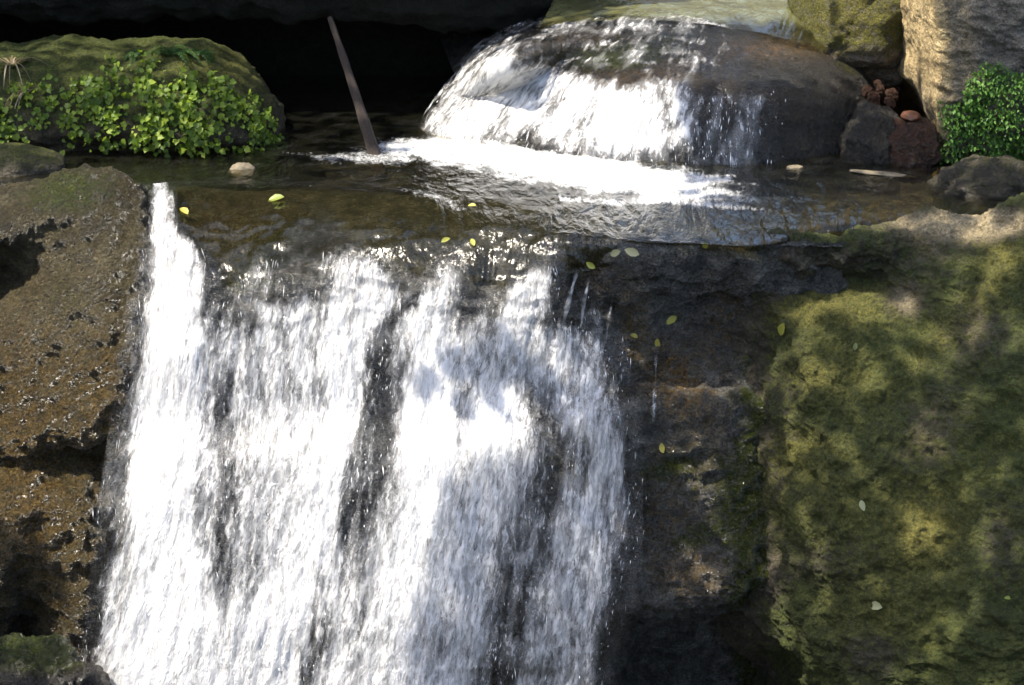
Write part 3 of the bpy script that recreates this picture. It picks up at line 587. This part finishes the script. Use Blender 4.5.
link('white_sheet', Pw, quads(*S.shape[:2]), M_fall2, parent=WFU, attrs={'foam': np.maximum(f, .04), 'flow': sheet_u + np.stack([.1 * sheet_u[:, 1] * sstep(650, 450, X), sheet_u[:, 0] * 0, sheet_u[:, 0] * 0], 1)})
# the calm stream above it
rows2 = [[q(x, 9.0, .78) for x in (580, 640, 690, 740, 800, 960)], [q(x, 5.2, .70) for x in (570, 620, 670, 730, 800, 900)], [q(x, 3.2, .685) for x in (552, 605, 660, 715, 780, 860)],
         [np.array(BOUL_ROWS[2][i]) + (0, -.03, .05) for i in (2, 3, 4, 5, 6, 7)]]
S, tu, tv = patch(rows2, .02); P = S.reshape(-1, 3); X, Y = proj(P); fl = flow_attr(S)
f = .55 * blob(X, Y, 640, 20, 40, 7) + .7 * blob(X, Y, 715, 26, 55, 7, 15) + .45 * blob(X, Y, 530, 42, 45, 8) + .35 * blob(X, Y, 585, 25, 40, 6)
dp = 1 - .92 * sstep(12, 28, Y + 8 * fbm(np.stack([X / 25, Y / 9, X * 0], 1), 1.0, 3)); STREAM = (P.copy(), quads(*S.shape[:2]))
P = P + gnormals(S).reshape(-1, 3) * (.016 * fbm(fl * (1, .6, 1), 6, 4))[:, None]
link('stream_water', P, quads(*S.shape[:2]), M_stream, attrs={'foam': np.clip(f, 0, 1), 'flow': fl, 'depth': dp})['kind'] = 'structure'

# ------------------------------------------------------------------ water: the lower fall
BANDS = [
 [(180, 158, 12, .95), (215, 161, 14, .9), (232, 165, 18, .85), (250, 175, 26, .85), (285, 180, 33, .85), (350, 175, 42, .95), (450, 165, 46, .95), (550, 165, 58, .92), (620, 172, 72, 1), (690, 180, 92, 1)],
 [(288, 300, 42, .5), (304, 292, 55, .75), (340, 300, 55, .72), (400, 310, 46, .74), (480, 322, 42, .88), (560, 300, 45, .9), (620, 275, 50, .95), (690, 270, 50, .95)],
 [(240, 340, 10, .4), (265, 355, 38, .62), (295, 370, 52, .75), (340, 345, 28, .9), (420, 340, 26, .92), (500, 330, 25, .9)],
 [(255, 450, 14, .55), (285, 440, 22, .7), (330, 430, 32, .88), (420, 430, 42, .97), (500, 425, 46, .93), (600, 402, 50, .88), (690, 392, 58, .88)],
 [(262, 552, 13, .7), (290, 535, 24, .75), (340, 512, 42, .8), (420, 492, 42, .92), (500, 482, 48, .76), (600, 462, 58, .76), (690, 450, 58, .8)],
 [(300, 590, 12, .4), (335, 585, 30, .55), (400, 585, 40, .6), (460, 598, 44, .62), (520, 582, 50, .6), (600, 565, 52, .6), (690, 552, 45, .5)],
 [(330, 545, 30, .55), (420, 550, 45, .6), (500, 540, 45, .62), (600, 520, 45, .62), (690, 510, 45, .6)],
 [(225, 320, 16, .25), (300, 245, 25, .5), (400, 250, 32, .56), (500, 250, 34, .52), (600, 235, 40, .72), (690, 230, 40, .9)]]
GAPS = [[(325, 388, 14, .1), (350, 384, 20, .36), (420, 378, 22, .4), (480, 373, 20, .38), (540, 352, 22, .22), (600, 332, 20, .2), (650, 318, 18, .3), (690, 312, 18, .3)],
        [(330, 470, 20, .0), (400, 540, 20, .25), (470, 560, 30, .3), (560, 520, 25, .25), (690, 500, 20, .3)],
        [(360, 225, 10, .1), (430, 222, 12, .25), (540, 226, 14, .25), (620, 220, 10, .1)]]
def bandval(tab, X, Y):
    t = sorted(tab); ys = [a[0] for a in t]
    c_, h_, s_ = (np.interp(Y, ys, [a[k] for a in t]) for k in (1, 2, 3))
    ok = sstep(ys[0] - 25, ys[0] + 25, Y)
    return s_ * ok * (1 - sstep(.35, 1.5, np.abs(X - c_) / h_))
def fall_density(X, Y):
    W = np.stack([X / 22, Y / 70, X * 0 + 1.7], 1); X = X + 13 * fbm(W, 1.0, 4, .6); Y = Y + 14 * fbm(W + 7.7, 1.3, 3)
    f = np.zeros_like(X)
    for b_ in BANDS: f = np.maximum(f, bandval(b_, X, Y))
    lo = np.interp(Y, [190, 240, 300, 400, 500, 600, 690], [152, 155, 140, 128, 116, 98, 82]); hi = np.interp(Y, [200, 262, 300, 380, 450, 520, 600, 690], [560, 575, 590, 612, 640, 636, 620, 600])
    base = np.interp(X, [200, 240, 460, 520], [.72, .72, .72, .72]) * sstep(285, 345, Y) * sstep(lo - 6, lo + 16, X) * sstep(hi + 22, hi - 34, X)
    f = np.maximum(f, base)
    gm = .5 + 1.1 * fbm(np.stack([X / 20, Y / 45, X * 0 + 4], 1), 1.0, 4, .6)
    for g_ in GAPS: f = f - bandval(g_, X, Y) * np.clip(gm + .4, 0, 1.4)
    f = f + .16 * blob(X, Y, 185, 700, 120, 75) * sstep(lo - 30, lo, X)
    return np.clip(f, 0, 1)
def fall_sheet(parent, off, seed, dens, name, amp, mat, res=.009):
    cc = [150, 190, 240, 320, 430, 520, 580, 640]; idx = [1, 2, 3, 4, 5, 6, 7, 8]
    R0 = LEDGE_ROWS
    rows = []
    lean = {5: 0, 6: .0, 7: .02, 8: .05, 9: .06, 10: .06, 11: .06, 12: .06}
    for k_ in (3, 4, 5, 6, 7, 8, 9, 10, 11, 12):
        o_ = off * (0.5 if k_ < 5 else 1) + (.035 if k_ < 7 else .015)
        row = []
        for j, i in enumerate(idx):
            v = np.array(R0[k_][i])
            if k_ >= 11 and i >= 7: v = np.array(p(604 if i == 7 else 640, 650 if k_ == 11 else 692, -.72 if k_ == 11 else -.78))
            row.append(v + np.array([0, 0, .04 if k_ == 3 else (.02 if k_ == 4 else 0)]) + np.array([0, -o_ - lean.get(k_, 0) - (.06 if k_ > 5 else 0), o_ * .5]))
        # shift the flow outwards: a little fan to the left
        left = row[0] + np.array([-.14 if k_ > 5 else -.04, .02, 0])
        rows.append([left] + row)
    rows.append([v + np.array([-.02, -.2, -1.1]) for v in rows[-1]])
    S, tu, tv = patch(rows, res); N = smooth_normals(S); P = S.reshape(-1, 3); fl = flow_attr(S, .14)
    X, Y = proj(P); f = fall_density(X, Y) * dens
    fo = fl + np.array([seed * 3.7, seed * 1.3, seed])
    d = amp * (fbm(fo * (1.0, .25, 1), 13, 3, .42) + .6 * fbm(fo * (1, .4, 1), 5, 2)) * (.35 + .8 * f)
    lm = .35 + .65 * sstep(0, 30, Y - np.interp(X, [150, 190, 240, 330, 430, 520, 580, 640, 760], [215, 250, 270, 262, 262, 270, 262, 250, 252]))
    d = d + ledge_d(P) * lm * .8 * sstep(360, 270, Y) + lumps(P) * (.35 + .65 * sstep(420, 290, Y))
    P = P + N.reshape(-1, 3) * d[:, None]
    link(name, P, quads(*S.shape[:2]), mat, parent=parent, attrs={'foam': f, 'flow': fo})
    FALLS.append((P, quads(*S.shape[:2])))
    return P, f
FALLS = []
WFL = empty('waterfall', (-1.0, -.4, -3.3))
tag(WFL, 'wide white lower waterfall tumbling over the dark rock ledge', 'waterfall')
fall_sheet(WFL, .05, 1, .95, 'white_sheet', .018, M_fall)
Pf, ff = fall_sheet(WFL, .11, 2, .9, 'white_sheet', .027, M_fall)

# drops and torn strands: stretched little blobs that follow the fall
def blobs(C, D, L, Wd):
    """elongated 6-vertex drops at C along D with half length L and half width Wd"""
    n = len(C); D = D / np.linalg.norm(D, axis=1)[:, None]
    A = np.cross(D, RNG.normal(size=(n, 3))); A /= np.linalg.norm(A, axis=1)[:, None]; B = np.cross(D, A)
    V = np.stack([C + D * L[:, None], C + A * Wd[:, None], C + B * Wd[:, None], C - A * Wd[:, None], C - B * Wd[:, None], C - D * L[:, None] * .8], 1).reshape(-1, 3)
    f0 = np.array([[0, 1, 2], [0, 2, 3], [0, 3, 4], [0, 4, 1], [5, 2, 1], [5, 3, 2], [5, 4, 3], [5, 1, 4]])
    return V, (f0[None] + (np.arange(n) * 6)[:, None, None]).reshape(-1, 3)
prob = np.clip(ff, 0, 1) * .9 + .08; X, Y = proj(Pf); prob *= (Y > 255) * (ff > .05); prob *= (.25 + .75 * (ff < .45)) * (ff > .15)
ii = RNG.choice(len(Pf), 1800, p=prob / prob.sum()); n = len(ii)
Cc = Pf[ii] + np.stack([RNG.normal(0, .02, n), RNG.normal(-.015, .02, n), RNG.normal(0, .02, n)], 1)
Dd = np.stack([RNG.normal(-.05, .14, n), RNG.normal(-.12, .1, n), -np.ones(n)], 1)
V, Fb = blobs(Cc, Dd, RNG.gamma(2.0, .007, n) + .003, RNG.gamma(2.5, .0004, n) + .0004)
tag(link('spray_drops', V, Fb, M_drop, parent=WFL), kind='stuff')
# upper fall drops
X, Y = proj(Pw)
prob = np.clip(f if len(f) == len(Pw) else np.ones(len(Pw)), 0, 1) * 0 + ((Y > 95) & (X > 430) & (X < 790)) * 1.0
prob *= blob(X, Y, 600, 130, 130, 50) + .3 * blob(X, Y, 720, 130, 60, 40)
ii = RNG.choice(len(Pw), 500, p=prob / prob.sum()); n = len(ii)
Cc = Pw[ii] + np.stack([RNG.normal(0, .015, n), RNG.normal(-.025, .02, n), RNG.normal(.015, .02, n)], 1)
xx, _ = proj(Cc)
Dd = np.stack([-.75 * sstep(640, 470, xx) + RNG.normal(0, .1, n), -.45 + RNG.normal(0, .1, n), -np.ones(n)], 1)
V, Fb = blobs(Cc, Dd, RNG.gamma(2.0, .006, n) + .002, RNG.gamma(2.5, .0005, n) + .0006)
tag(link('spray_drops', V, Fb, M_drop, parent=WFU), kind='stuff')

# ------------------------------------------------------------------ leaning plank
a0 = p(330, 18, 2.35); a1 = r(382, 176, -.12)
ax = a1 - a0; Lp = np.linalg.norm(ax); ax /= Lp
sx = np.cross(ax, [0, 1, 0]); sx /= np.linalg.norm(sx); sy = np.cross(sx, ax)
ns = 40; V = []
for k_ in range(ns + 1):
    t = k_ / ns; wd = .014 + .024 * t + .001 * math.sin(9 * t) + .0015 * math.sin(31 * t); th = .018 + .02 * t
    ctr = a0 + ax * Lp * t + sx * .003 * math.sin(4 * t)
    for (u, v) in ((-1, -.8), (-.8, -1), (.1, -1.15), (.8, -1), (1, -.8), (1, .8), (.8, 1), (-.8, 1), (-1, .8)):
        V.append(ctr + sx * u * wd + sy * v * th)
m = 9; Fq = [(k_ * m + j, k_ * m + (j + 1) % m, (k_ + 1) * m + (j + 1) % m, (k_ + 1) * m + j) for k_ in range(ns) for j in range(m)]
SOLID.append((np.array(V), np.array([(a_, b_, c_) for a_, b_, c_, d_ in Fq] + [(a_, c_, d_) for a_, b_, c_, d_ in Fq])))
tag(link('wooden_plank', np.array(V), Fq, M_wood, smooth=False), 'weathered wooden plank leaning out of the pool by the foam', 'plank')

# ------------------------------------------------------------------ plants
def leaf_shape(kind):
    if kind == 'broad':      # lobed, folded along the midrib
        pts = [(0, 0), (.28, -.02), (.5, .2), (.42, .42), (.5, .62), (.25, .75), (0, 1.0), (-.25, .75), (-.5, .62), (-.42, .42), (-.5, .2), (-.28, -.02)]
    elif kind == 'oval':
        pts = [(0, 0), (.2, .2), (.28, .5), (.18, .8), (0, 1.0), (-.18, .8), (-.28, .5), (-.2, .2)]
    else:
        pts = [(0, 0), (.1, .25), (.12, .55), (.06, .85), (0, 1.0), (-.06, .85), (-.12, .55), (-.1, .25)]
    P = np.array([(x, y, abs(x) * .45 - .18 * y * y) for x, y in pts]); ctr = np.array([[0, .5, -.05]])
    P = np.concatenate([ctr, P]); n = len(pts)
    return P, np.array([(0, 1 + i, 1 + (i + 1) % n) for i in range(n)])
def scatter_leaves(C, D, Nn, size, kind):
    """leaves at C, pointing along D, facing Nn"""
    L, Lf = leaf_shape(kind); n = len(C)
    D = D / np.linalg.norm(D, axis=1)[:, None]; X = np.cross(D, Nn); X /= np.linalg.norm(X, axis=1)[:, None]; Z = np.cross(X, D)
    V = C[:, None] + size[:, None, None] * (L[None, :, 0, None] * X[:, None] + L[None, :, 1, None] * D[:, None] + L[None, :, 2, None] * Z[:, None])
    rn = np.repeat(RNG.random(n), len(L))
    return V.reshape(-1, 3), (Lf[None] + (np.arange(n) * len(L))[:, None, None]).reshape(-1, 3), rn
def bvh_of(items):
    vs, fs, k_ = [], [], 0
    for V, Fa in items:
        vs.append(V); fs.extend((np.asarray(Fa) + k_).tolist()); k_ += len(V)
    return BVHTree.FromPolygons([tuple(v) for v in np.concatenate(vs)], fs)
def shoot(bvh, px, py):
    d = ray(px, py); h = bvh.ray_cast(Vector(CAM), Vector(d / np.linalg.norm(d)))
    return None if h[0] is None else (np.array(h[0]), np.array(h[1]))
def plant_patch(name, solid, poly, n, size, kind, mat, label, cat, dens=None, droop=.6, lift=.05, kindtag='stuff'):
    bv = bvh_of([solid]); po = np.array(poly); C, D, NN, SZ = [], [], [], []
    while len(C) < n:
        x, y = RNG.uniform(po[:, 0].min(), po[:, 0].max()), RNG.uniform(po[:, 1].min(), po[:, 1].max())
        if not inpoly(np.array([x]), np.array([y]), poly)[0]: continue
        if dens is not None and RNG.random() > dens(x, y): continue
        h = shoot(bv, x, y)
        if h is None: continue
        pt, nr = h
        if nr @ (CAM - pt) < 0: nr = -nr
        C.append(pt + nr * RNG.uniform(.0, lift) + RNG.normal(0, .012, 3))
        D.append(np.array([RNG.normal(0, .6), -.5 + RNG.normal(0, .35), -droop + RNG.normal(0, .4)]))
        NN.append(nr * .5 + np.array([RNG.normal(-.1, .5), RNG.normal(-.35, .45), .6 + RNG.normal(0, .45)])); SZ.append(RNG.uniform(*size))
    V, Fa, rn = scatter_leaves(np.array(C), np.array(D), np.array(NN), np.array(SZ), kind)
    o = link(name, V, Fa, mat, attrs={'rnd': rn}); tag(o, label, cat, kind=kindtag); return o
def dens_bank(x, y):
    v = fbm(np.array([[x / 26, y / 20, 3.3]]), 1.0, 3)[0]
    return float(np.clip(.55 + 2.2 * v - .35 * (y < 88) * (x < 160) - .25 * (y < 78), .02, 1)) * (.55 if x < 90 else 1)
plant_patch('ground_ivy', BANK, [(-70, 92), (0, 95), (40, 72), (100, 54), (150, 60), (180, 70), (215, 78), (250, 95), (272, 125), (276, 148), (262, 155), (235, 146), (205, 152), (170, 146), (120, 142), (70, 140), (0, 138), (-70, 140)],
            2300, (.012, .046), 'broad', M_ivy, 'bright green leafy creeper covering the front of the bank rock', 'creeper', dens=dens_bank, lift=.07)
def dens_hair(x, y):
    v = fbm(np.array([[x / 16, y / 16, 8.3]]), 1.0, 3)[0]; return float(np.clip(.75 + 1.2 * v, .12, 1))
plant_patch('maidenhair_fern', CLIFF, [(940, 100), (958, 105), (972, 80), (985, 62), (1010, 68), (1070, 90), (1080, 175), (1010, 172), (985, 168), (950, 164), (938, 150), (944, 120)],
            3400, (.016, .032), 'oval', M_hair, 'dense carpet of tiny fresh green leaves on the grey cliff face', 'fern', dens=dens_hair, droop=.7, lift=.035)

def frond_plant(name, base, n, length, mat, label, cat, pin=.012, spread=1.0, up=.9, leafkind='thin', part='frond'):
    root = empty(name, base); tag(root, label, cat)
    for i in range(n):
        az = RNG.uniform(0, 2 * math.pi); out = np.array([math.cos(az), math.sin(az), 0]) * spread; L = length * RNG.uniform(.6, 1.1)
        C, D, NN, SZ = [], [], [], []
        st = []
        for t in np.linspace(0, 1, 26):
            pos = np.array(base) + out * L * (t * .75) + np.array([0, 0, L * (up * t - 1.05 * t * t)])
            st.append(pos)
        st = np.array(st); tang = np.gradient(st, axis=0); side = np.cross(tang, [0, 0, 1.0]); side /= np.linalg.norm(side, axis=1)[:, None] + 1e-9
        if part == 'frond':
            for k_ in range(3, 26):
                for s_ in (-1, 1):
                    C.append(st[k_]); D.append(side[k_] * s_ + tang[k_] / np.linalg.norm(tang[k_]) * .5 + RNG.normal(0, .1, 3)); NN.append([0, -.2, 1]); SZ.append(pin * (1.15 - abs(k_ / 26 - .4)) * RNG.uniform(.9, 1.3) * 2.6)
            V, Fa, rn = scatter_leaves(np.array(C), np.array(D), np.array(NN, float), np.array(SZ), 'thin')
        else:
            wdt = pin * (1 - np.linspace(0, 1, 26) ** 2) + .001
            V = np.concatenate([st + side * wdt[:, None], st - side * wdt[:, None]]); rn = np.full(len(V), RNG.random())
            Fa = np.array([(j, j + 1, 26 + j + 1, 26 + j) for j in range(25)])
        link(part, V, Fa, mat, parent=root, attrs={'rnd': rn})
    return root
bvb = bvh_of([BANK])
def on_bank(x, y):
    h = shoot(bvb, x, y); return h[0] if h else p(x, y, 2.3)
frond_plant('fern', on_bank(172, 58), 12, .3, M_fern, 'feathery dark green fern on top of the bank rock', 'fern')
frond_plant('fern', on_bank(200, 55), 7, .2, M_fern, 'small low fern right of the larger one on the bank rock', 'fern')
frond_plant('fern', on_bank(137, 56), 5, .15, M_fern, 'tiny fern sprig left of the larger fern on the bank rock', 'fern')
frond_plant('dry_grass', on_bank(12, 68), 22, .42, M_dryg, 'tuft of withered brown grass at the left end of the bank rock', 'grass tuft', pin=.006, up=.8, part='blade')
frond_plant('dry_grass', on_bank(28, 92), 10, .25, M_dryg, 'smaller withered grass tuft hanging beside the green creeper', 'grass tuft', pin=.007, up=.5, part='blade')

# thin trickles right of the curtain, each a narrow ribbon hanging off the ledge
bvl = bvh_of([SOLID[0]])
def trickle(pts, wpx, dens, seed):
    tt = np.linspace(0, 1, 40); pts = np.array(pts, float); ts = np.linspace(0, 1, len(pts)); V, fo, fl_ = [], [], []
    for t in tt:
        x, y = np.interp(t, ts, pts[:, 0]), np.interp(t, ts, pts[:, 1])
        d_ = ray(x, y); h = bvl.ray_cast(Vector(CAM), Vector(d_ / np.linalg.norm(d_)))
        if h[0] is None: return
        b_ = np.array(h[0]) + (0, -.03, .01)
        for u in (-1, -.5, 0, .5, 1):
            V.append(b_ + np.array([u * wpx / 188 * (1 + .4 * math.sin(9 * t + seed)), -.012 * (1 - u * u), 0])); fo.append(dens * (1 - abs(u) ** 2 * .5) * min(1, 6 * t, 6 * (1 - t) + .3)); fl_.append((u * wpx / 188 + seed, t * (pts[-1, 1] - pts[0, 1]) / 188, 0))
    link('trickle', np.array(V), quads(40, 5), M_fall, parent=WFL, attrs={'foam': np.array(fo), 'flow': np.array(fl_)})
trickle([(656, 345), (655, 380), (653, 425)], 2.2, .55, 1.1)
trickle([(578, 268), (570, 295), (563, 325)], 3.0, .85, 2.1)
trickle([(590, 272), (584, 300), (580, 330)], 2.2, .75, 3.1)
trickle([(612, 300), (608, 320), (606, 345)], 2.0, .7, 4.1)
trickle([(640, 250), (640, 275), (638, 300)], 1.6, .55, 5.1)

# ------------------------------------------------------------------ fallen leaves
bva = bvh_of(SOLID); bvp = bvh_of([POOL])
def fallen(px, py, size, ang, mat, label, water=False):
    h = shoot(bva, px, py)
    h2 = shoot(bvp, px, py) if water else None
    if h2 is not None and (h is None or np.linalg.norm(h2[0] - CAM) < np.linalg.norm(h[0] - CAM)): h = h2
    if h is None: return
    pt, nr = h
    if nr @ (CAM - pt) < 0: nr = -nr
    nr = nr + np.array([0, -.5, .35]); nr /= np.linalg.norm(nr)
    t = np.cross(nr, [1.0, 0, 0]); t /= np.linalg.norm(t); s = np.cross(nr, t)
    d = t * math.cos(math.radians(ang)) + s * math.sin(math.radians(ang))
    V, Fa, rn = scatter_leaves(np.array([pt + nr * .014 - d * size * .5]), d[None], nr[None], np.array([size]), 'oval')
    o = link('fallen_leaf', V, Fa, mat, attrs={'rnd': rn}); tag(o, label, 'leaf', 'fallen leaves on the rocks and water')
fallen(783, 329, .085, 160, M_fallen, 'largest bright yellow leaf lying on the green moss')
fallen(855, 346, .045, 175, M_fallenp, 'small pale leaf on the moss right of the large yellow leaf')
fallen(671, 321, .075, 130, M_fallen, 'narrow green leaf stuck to the wet rock step')
fallen(658, 342, .06, 10, M_fallen, 'round yellow green leaf at the edge of the wet rock shelf')
fallen(633, 337, .055, 60, M_fallen, 'green leaf left of the round one on the wet rock shelf')
fallen(663, 448, .06, 15, M_fallen, 'yellow leaf on dark wet rock beside the lower waterfall')
fallen(863, 506, .06, 190, M_fallenp, 'pale green leaf on the moss beside the sunlit patch')
fallen(876, 606, .085, 70, M_fallenp, 'pale leaf low on the mossy boulder')
fallen(1008, 599, .04, 80, M_fallen, 'tiny leaf at the lower right on the mossy boulder')
fallen(276, 200, .1, 100, M_fallen, 'bright green leaf in the shallow water above the lower waterfall', True)
fallen(184, 212, .08, 40, M_fallen, 'sunken green leaf beside the narrow left stream', True)
fallen(473, 243, .055, 20, M_fallen, 'yellow leaf on the dark lip of the lower waterfall', True)
fallen(446, 241, .055, 300, M_fallen, 'dull leaf just left of the yellow one on the lip', True)
fallen(472, 207, .05, 80, M_fallen, 'small leaf at the edge of the pool foam', True)
fallen(632, 252, .085, 70, M_fallenp, 'long pale leaf hanging on the edge of the wet ledge', True)
fallen(616, 253, .07, 110, M_fallenp, 'greenish leaf left of the long pale leaf on the ledge edge', True)
fallen(591, 265, .06, 60, M_fallen, 'yellow green leaf at the top right of the white water', True)
fallen(705, 244, .055, 200, M_fallen, 'thin green leaf upright on the wet ledge top', True)

# ------------------------------------------------------------------ added canopy out of view, leaves placed along sun rays to shape the shade
def lit(x, y):
    """share of sun that the photograph shows at a spot"""
    v = 1.0
    if y < 60 and x < 640 - 2.2 * y: v = 0.05
    B = lambda *a: float(blob(np.array([float(x)]), np.array([float(y)]), *a)[0])
    if x > 560 and y > 225:
        v = (.7 if 395 < y < 595 else .45) if x < 735 else .36
        v = max(v, 1.2 * B(950, 218, 75, 14), .9 * B(1000, 225, 40, 16),  1.1 * B(830, 305, 75, 16), .9 * B(825, 375, 45, 25), 1.1 * B(925, 530, 32, 42, 15), .8 * B(985, 270, 22, 60, 35), 1.0 * B(940, 225, 80, 10), .8 * B(940, 350, 60, 12, -45), .8 * B(790, 450, 35, 25), .7 * B(900, 470, 50, 12, -40), .7 * B(1010, 470, 22, 30), .5 * B(850, 570, 50, 40), .45 * B(700, 580, 40, 20), .5 * B(660, 370, 30, 30), .6 * B(1000, 640, 30, 30), .5 * B(620, 380, 30, 50))
    if y > 300 and np.interp(y, [300, 440, 500, 690], [590, 530, 445, 400]) < x <= 640: v = .34
    if x > 690 and 95 < y <= 225: v = min(v, .06 if y < 170 else .15)
    if 700 < x <= 870 and 82 < y <= 95: v = min(v, .2)
    if 850 < x < 925 and 84 < y <= 180: v = .05
    if x > 948 and y < 100: v = .12
    if x > 940 and 60 < y < 152: v = 1.0
    if x > 912 and 152 <= y < 214: v = .05
    if x < 285 and 42 < y < 165:
        v = .1 + .9 * max(B(190, 118, 62, 30), .12 * B(90, 60, 50, 12), .2 * B(240, 70, 30, 14), .2 * B(30, 110, 40, 25))
    if 285 <= x < 400 and y < 175: v = min(v, .05 if y < 150 else .3)
    if x < 60 and 560 < y: v = min(v, .5)
    return v
C = []; SZc = []
bvs = bvh_of(SOLID + [POOL, STREAM, FALLS[-1]])
step = 9
def inview(c_):
    x, y = proj(c_[None]); return y[0] > -45 and (c_ - CAM) @ FW > 0
for yy_ in range(-30, 730, step):
    for xx_ in range(-60, 1100, step):
        x = xx_ + RNG.uniform(-4, 4); y = yy_ + RNG.uniform(-4, 4)
        fallside = y > 300 and 380 < x <= 625
        if RNG.random() > -math.log(max(.05, min(1, lit(x, y)))) / (1.28 if fallside else 2.8): continue
        h = shoot(bvs, x, y)
        if h is None: continue
        if h[0][1] > 9: continue
        t = RNG.uniform(10.5, 13.5) if fallside else RNG.uniform(6.0, 9.0)
        c_ = h[0] + SUN * t
        while inview(c_): t += .4; c_ = h[0] + SUN * t
        C.append(c_); SZc.append(RNG.uniform(.055, .085) if fallside else RNG.uniform(.09, .15))
# the rest of the crown, beyond what shades the view
for _ in range(2600):
    a_ = RNG.uniform(0, 2 * math.pi); rr = RNG.uniform(0, 1) ** .5
    c_ = (np.array([-7.4 + 2.6 * rr * math.cos(a_), .5 + 3.0 * rr * math.sin(a_), 8.0 + RNG.uniform(0, 2.6)]))
    h = bvs.ray_cast(Vector(c_), Vector(-SUN))
    if h[0] is not None:
        x, y = proj(np.array(h[0])[None])
        if -60 < x[0] < 1090 and -60 < y[0] < 780: continue
    C.append(c_)
C = np.array(C); n = len(C)
SHADE_TREE = empty('shade_tree', (-8.6, 2.2, -1.0)); tag(SHADE_TREE, 'leafy canopy added out of view, its leaves placed to shade the gorge', 'shade_tree')
V, Fa, rn = scatter_leaves(C, RNG.normal(size=(n, 3)) * (1, 1, .5), RNG.normal(0, .45, (n, 3)) + SUN, np.concatenate([SZc, RNG.uniform(.09, .15, n - len(SZc))]), 'broad')
link('shade_crown', V, Fa, M_canopy, parent=SHADE_TREE, attrs={'rnd': rn})
def limb(pts, r0, r1, name):
    pts = crom(np.array(pts, float), np.linspace(0, len(pts) - 1, 24)); V = []
    for k_, c_ in enumerate(pts):
        t_ = pts[min(k_ + 1, 23)] - pts[max(k_ - 1, 0)]; t_ /= np.linalg.norm(t_)
        a_ = np.cross(t_, [.3, 1, .2]); a_ /= np.linalg.norm(a_); b_ = np.cross(t_, a_); rad = r0 + (r1 - r0) * k_ / 23
        for j in range(10): V.append(c_ + (a_ * math.cos(j * .6283) + b_ * math.sin(j * .6283)) * rad * (1 + .12 * math.sin(j * 2.1 + k_)))
    Fq = [(k_ * 10 + j, k_ * 10 + (j + 1) % 10, (k_ + 1) * 10 + (j + 1) % 10, (k_ + 1) * 10 + j) for k_ in range(23) for j in range(10)]
    link(name, np.array(V), Fq, M_bark, parent=SHADE_TREE)
limb([(-8.6, 2.2, -1.0), (-8.5, 2.1, 3.0), (-8.2, 1.8, 6.0), (-7.8, 1.4, 9.0)], .26, .1, 'trunk')
for e in ((-6.4, -1.2, 9.6), (-7.0, 3.4, 9.4), (-6.6, 1.6, 10.4), (-9.2, -.6, 9.8)):
    limb([(-8.1, 1.7, 7.0), (-7.9 + (e[0] + 7.9) * .4, 1.5 + (e[1] - 1.5) * .3, 8.1), (-7.9 + (e[0] + 7.9) * .7, 1.4 + (e[1] - 1.4) * .65, 8.9), e], .04, .006, 'branch')
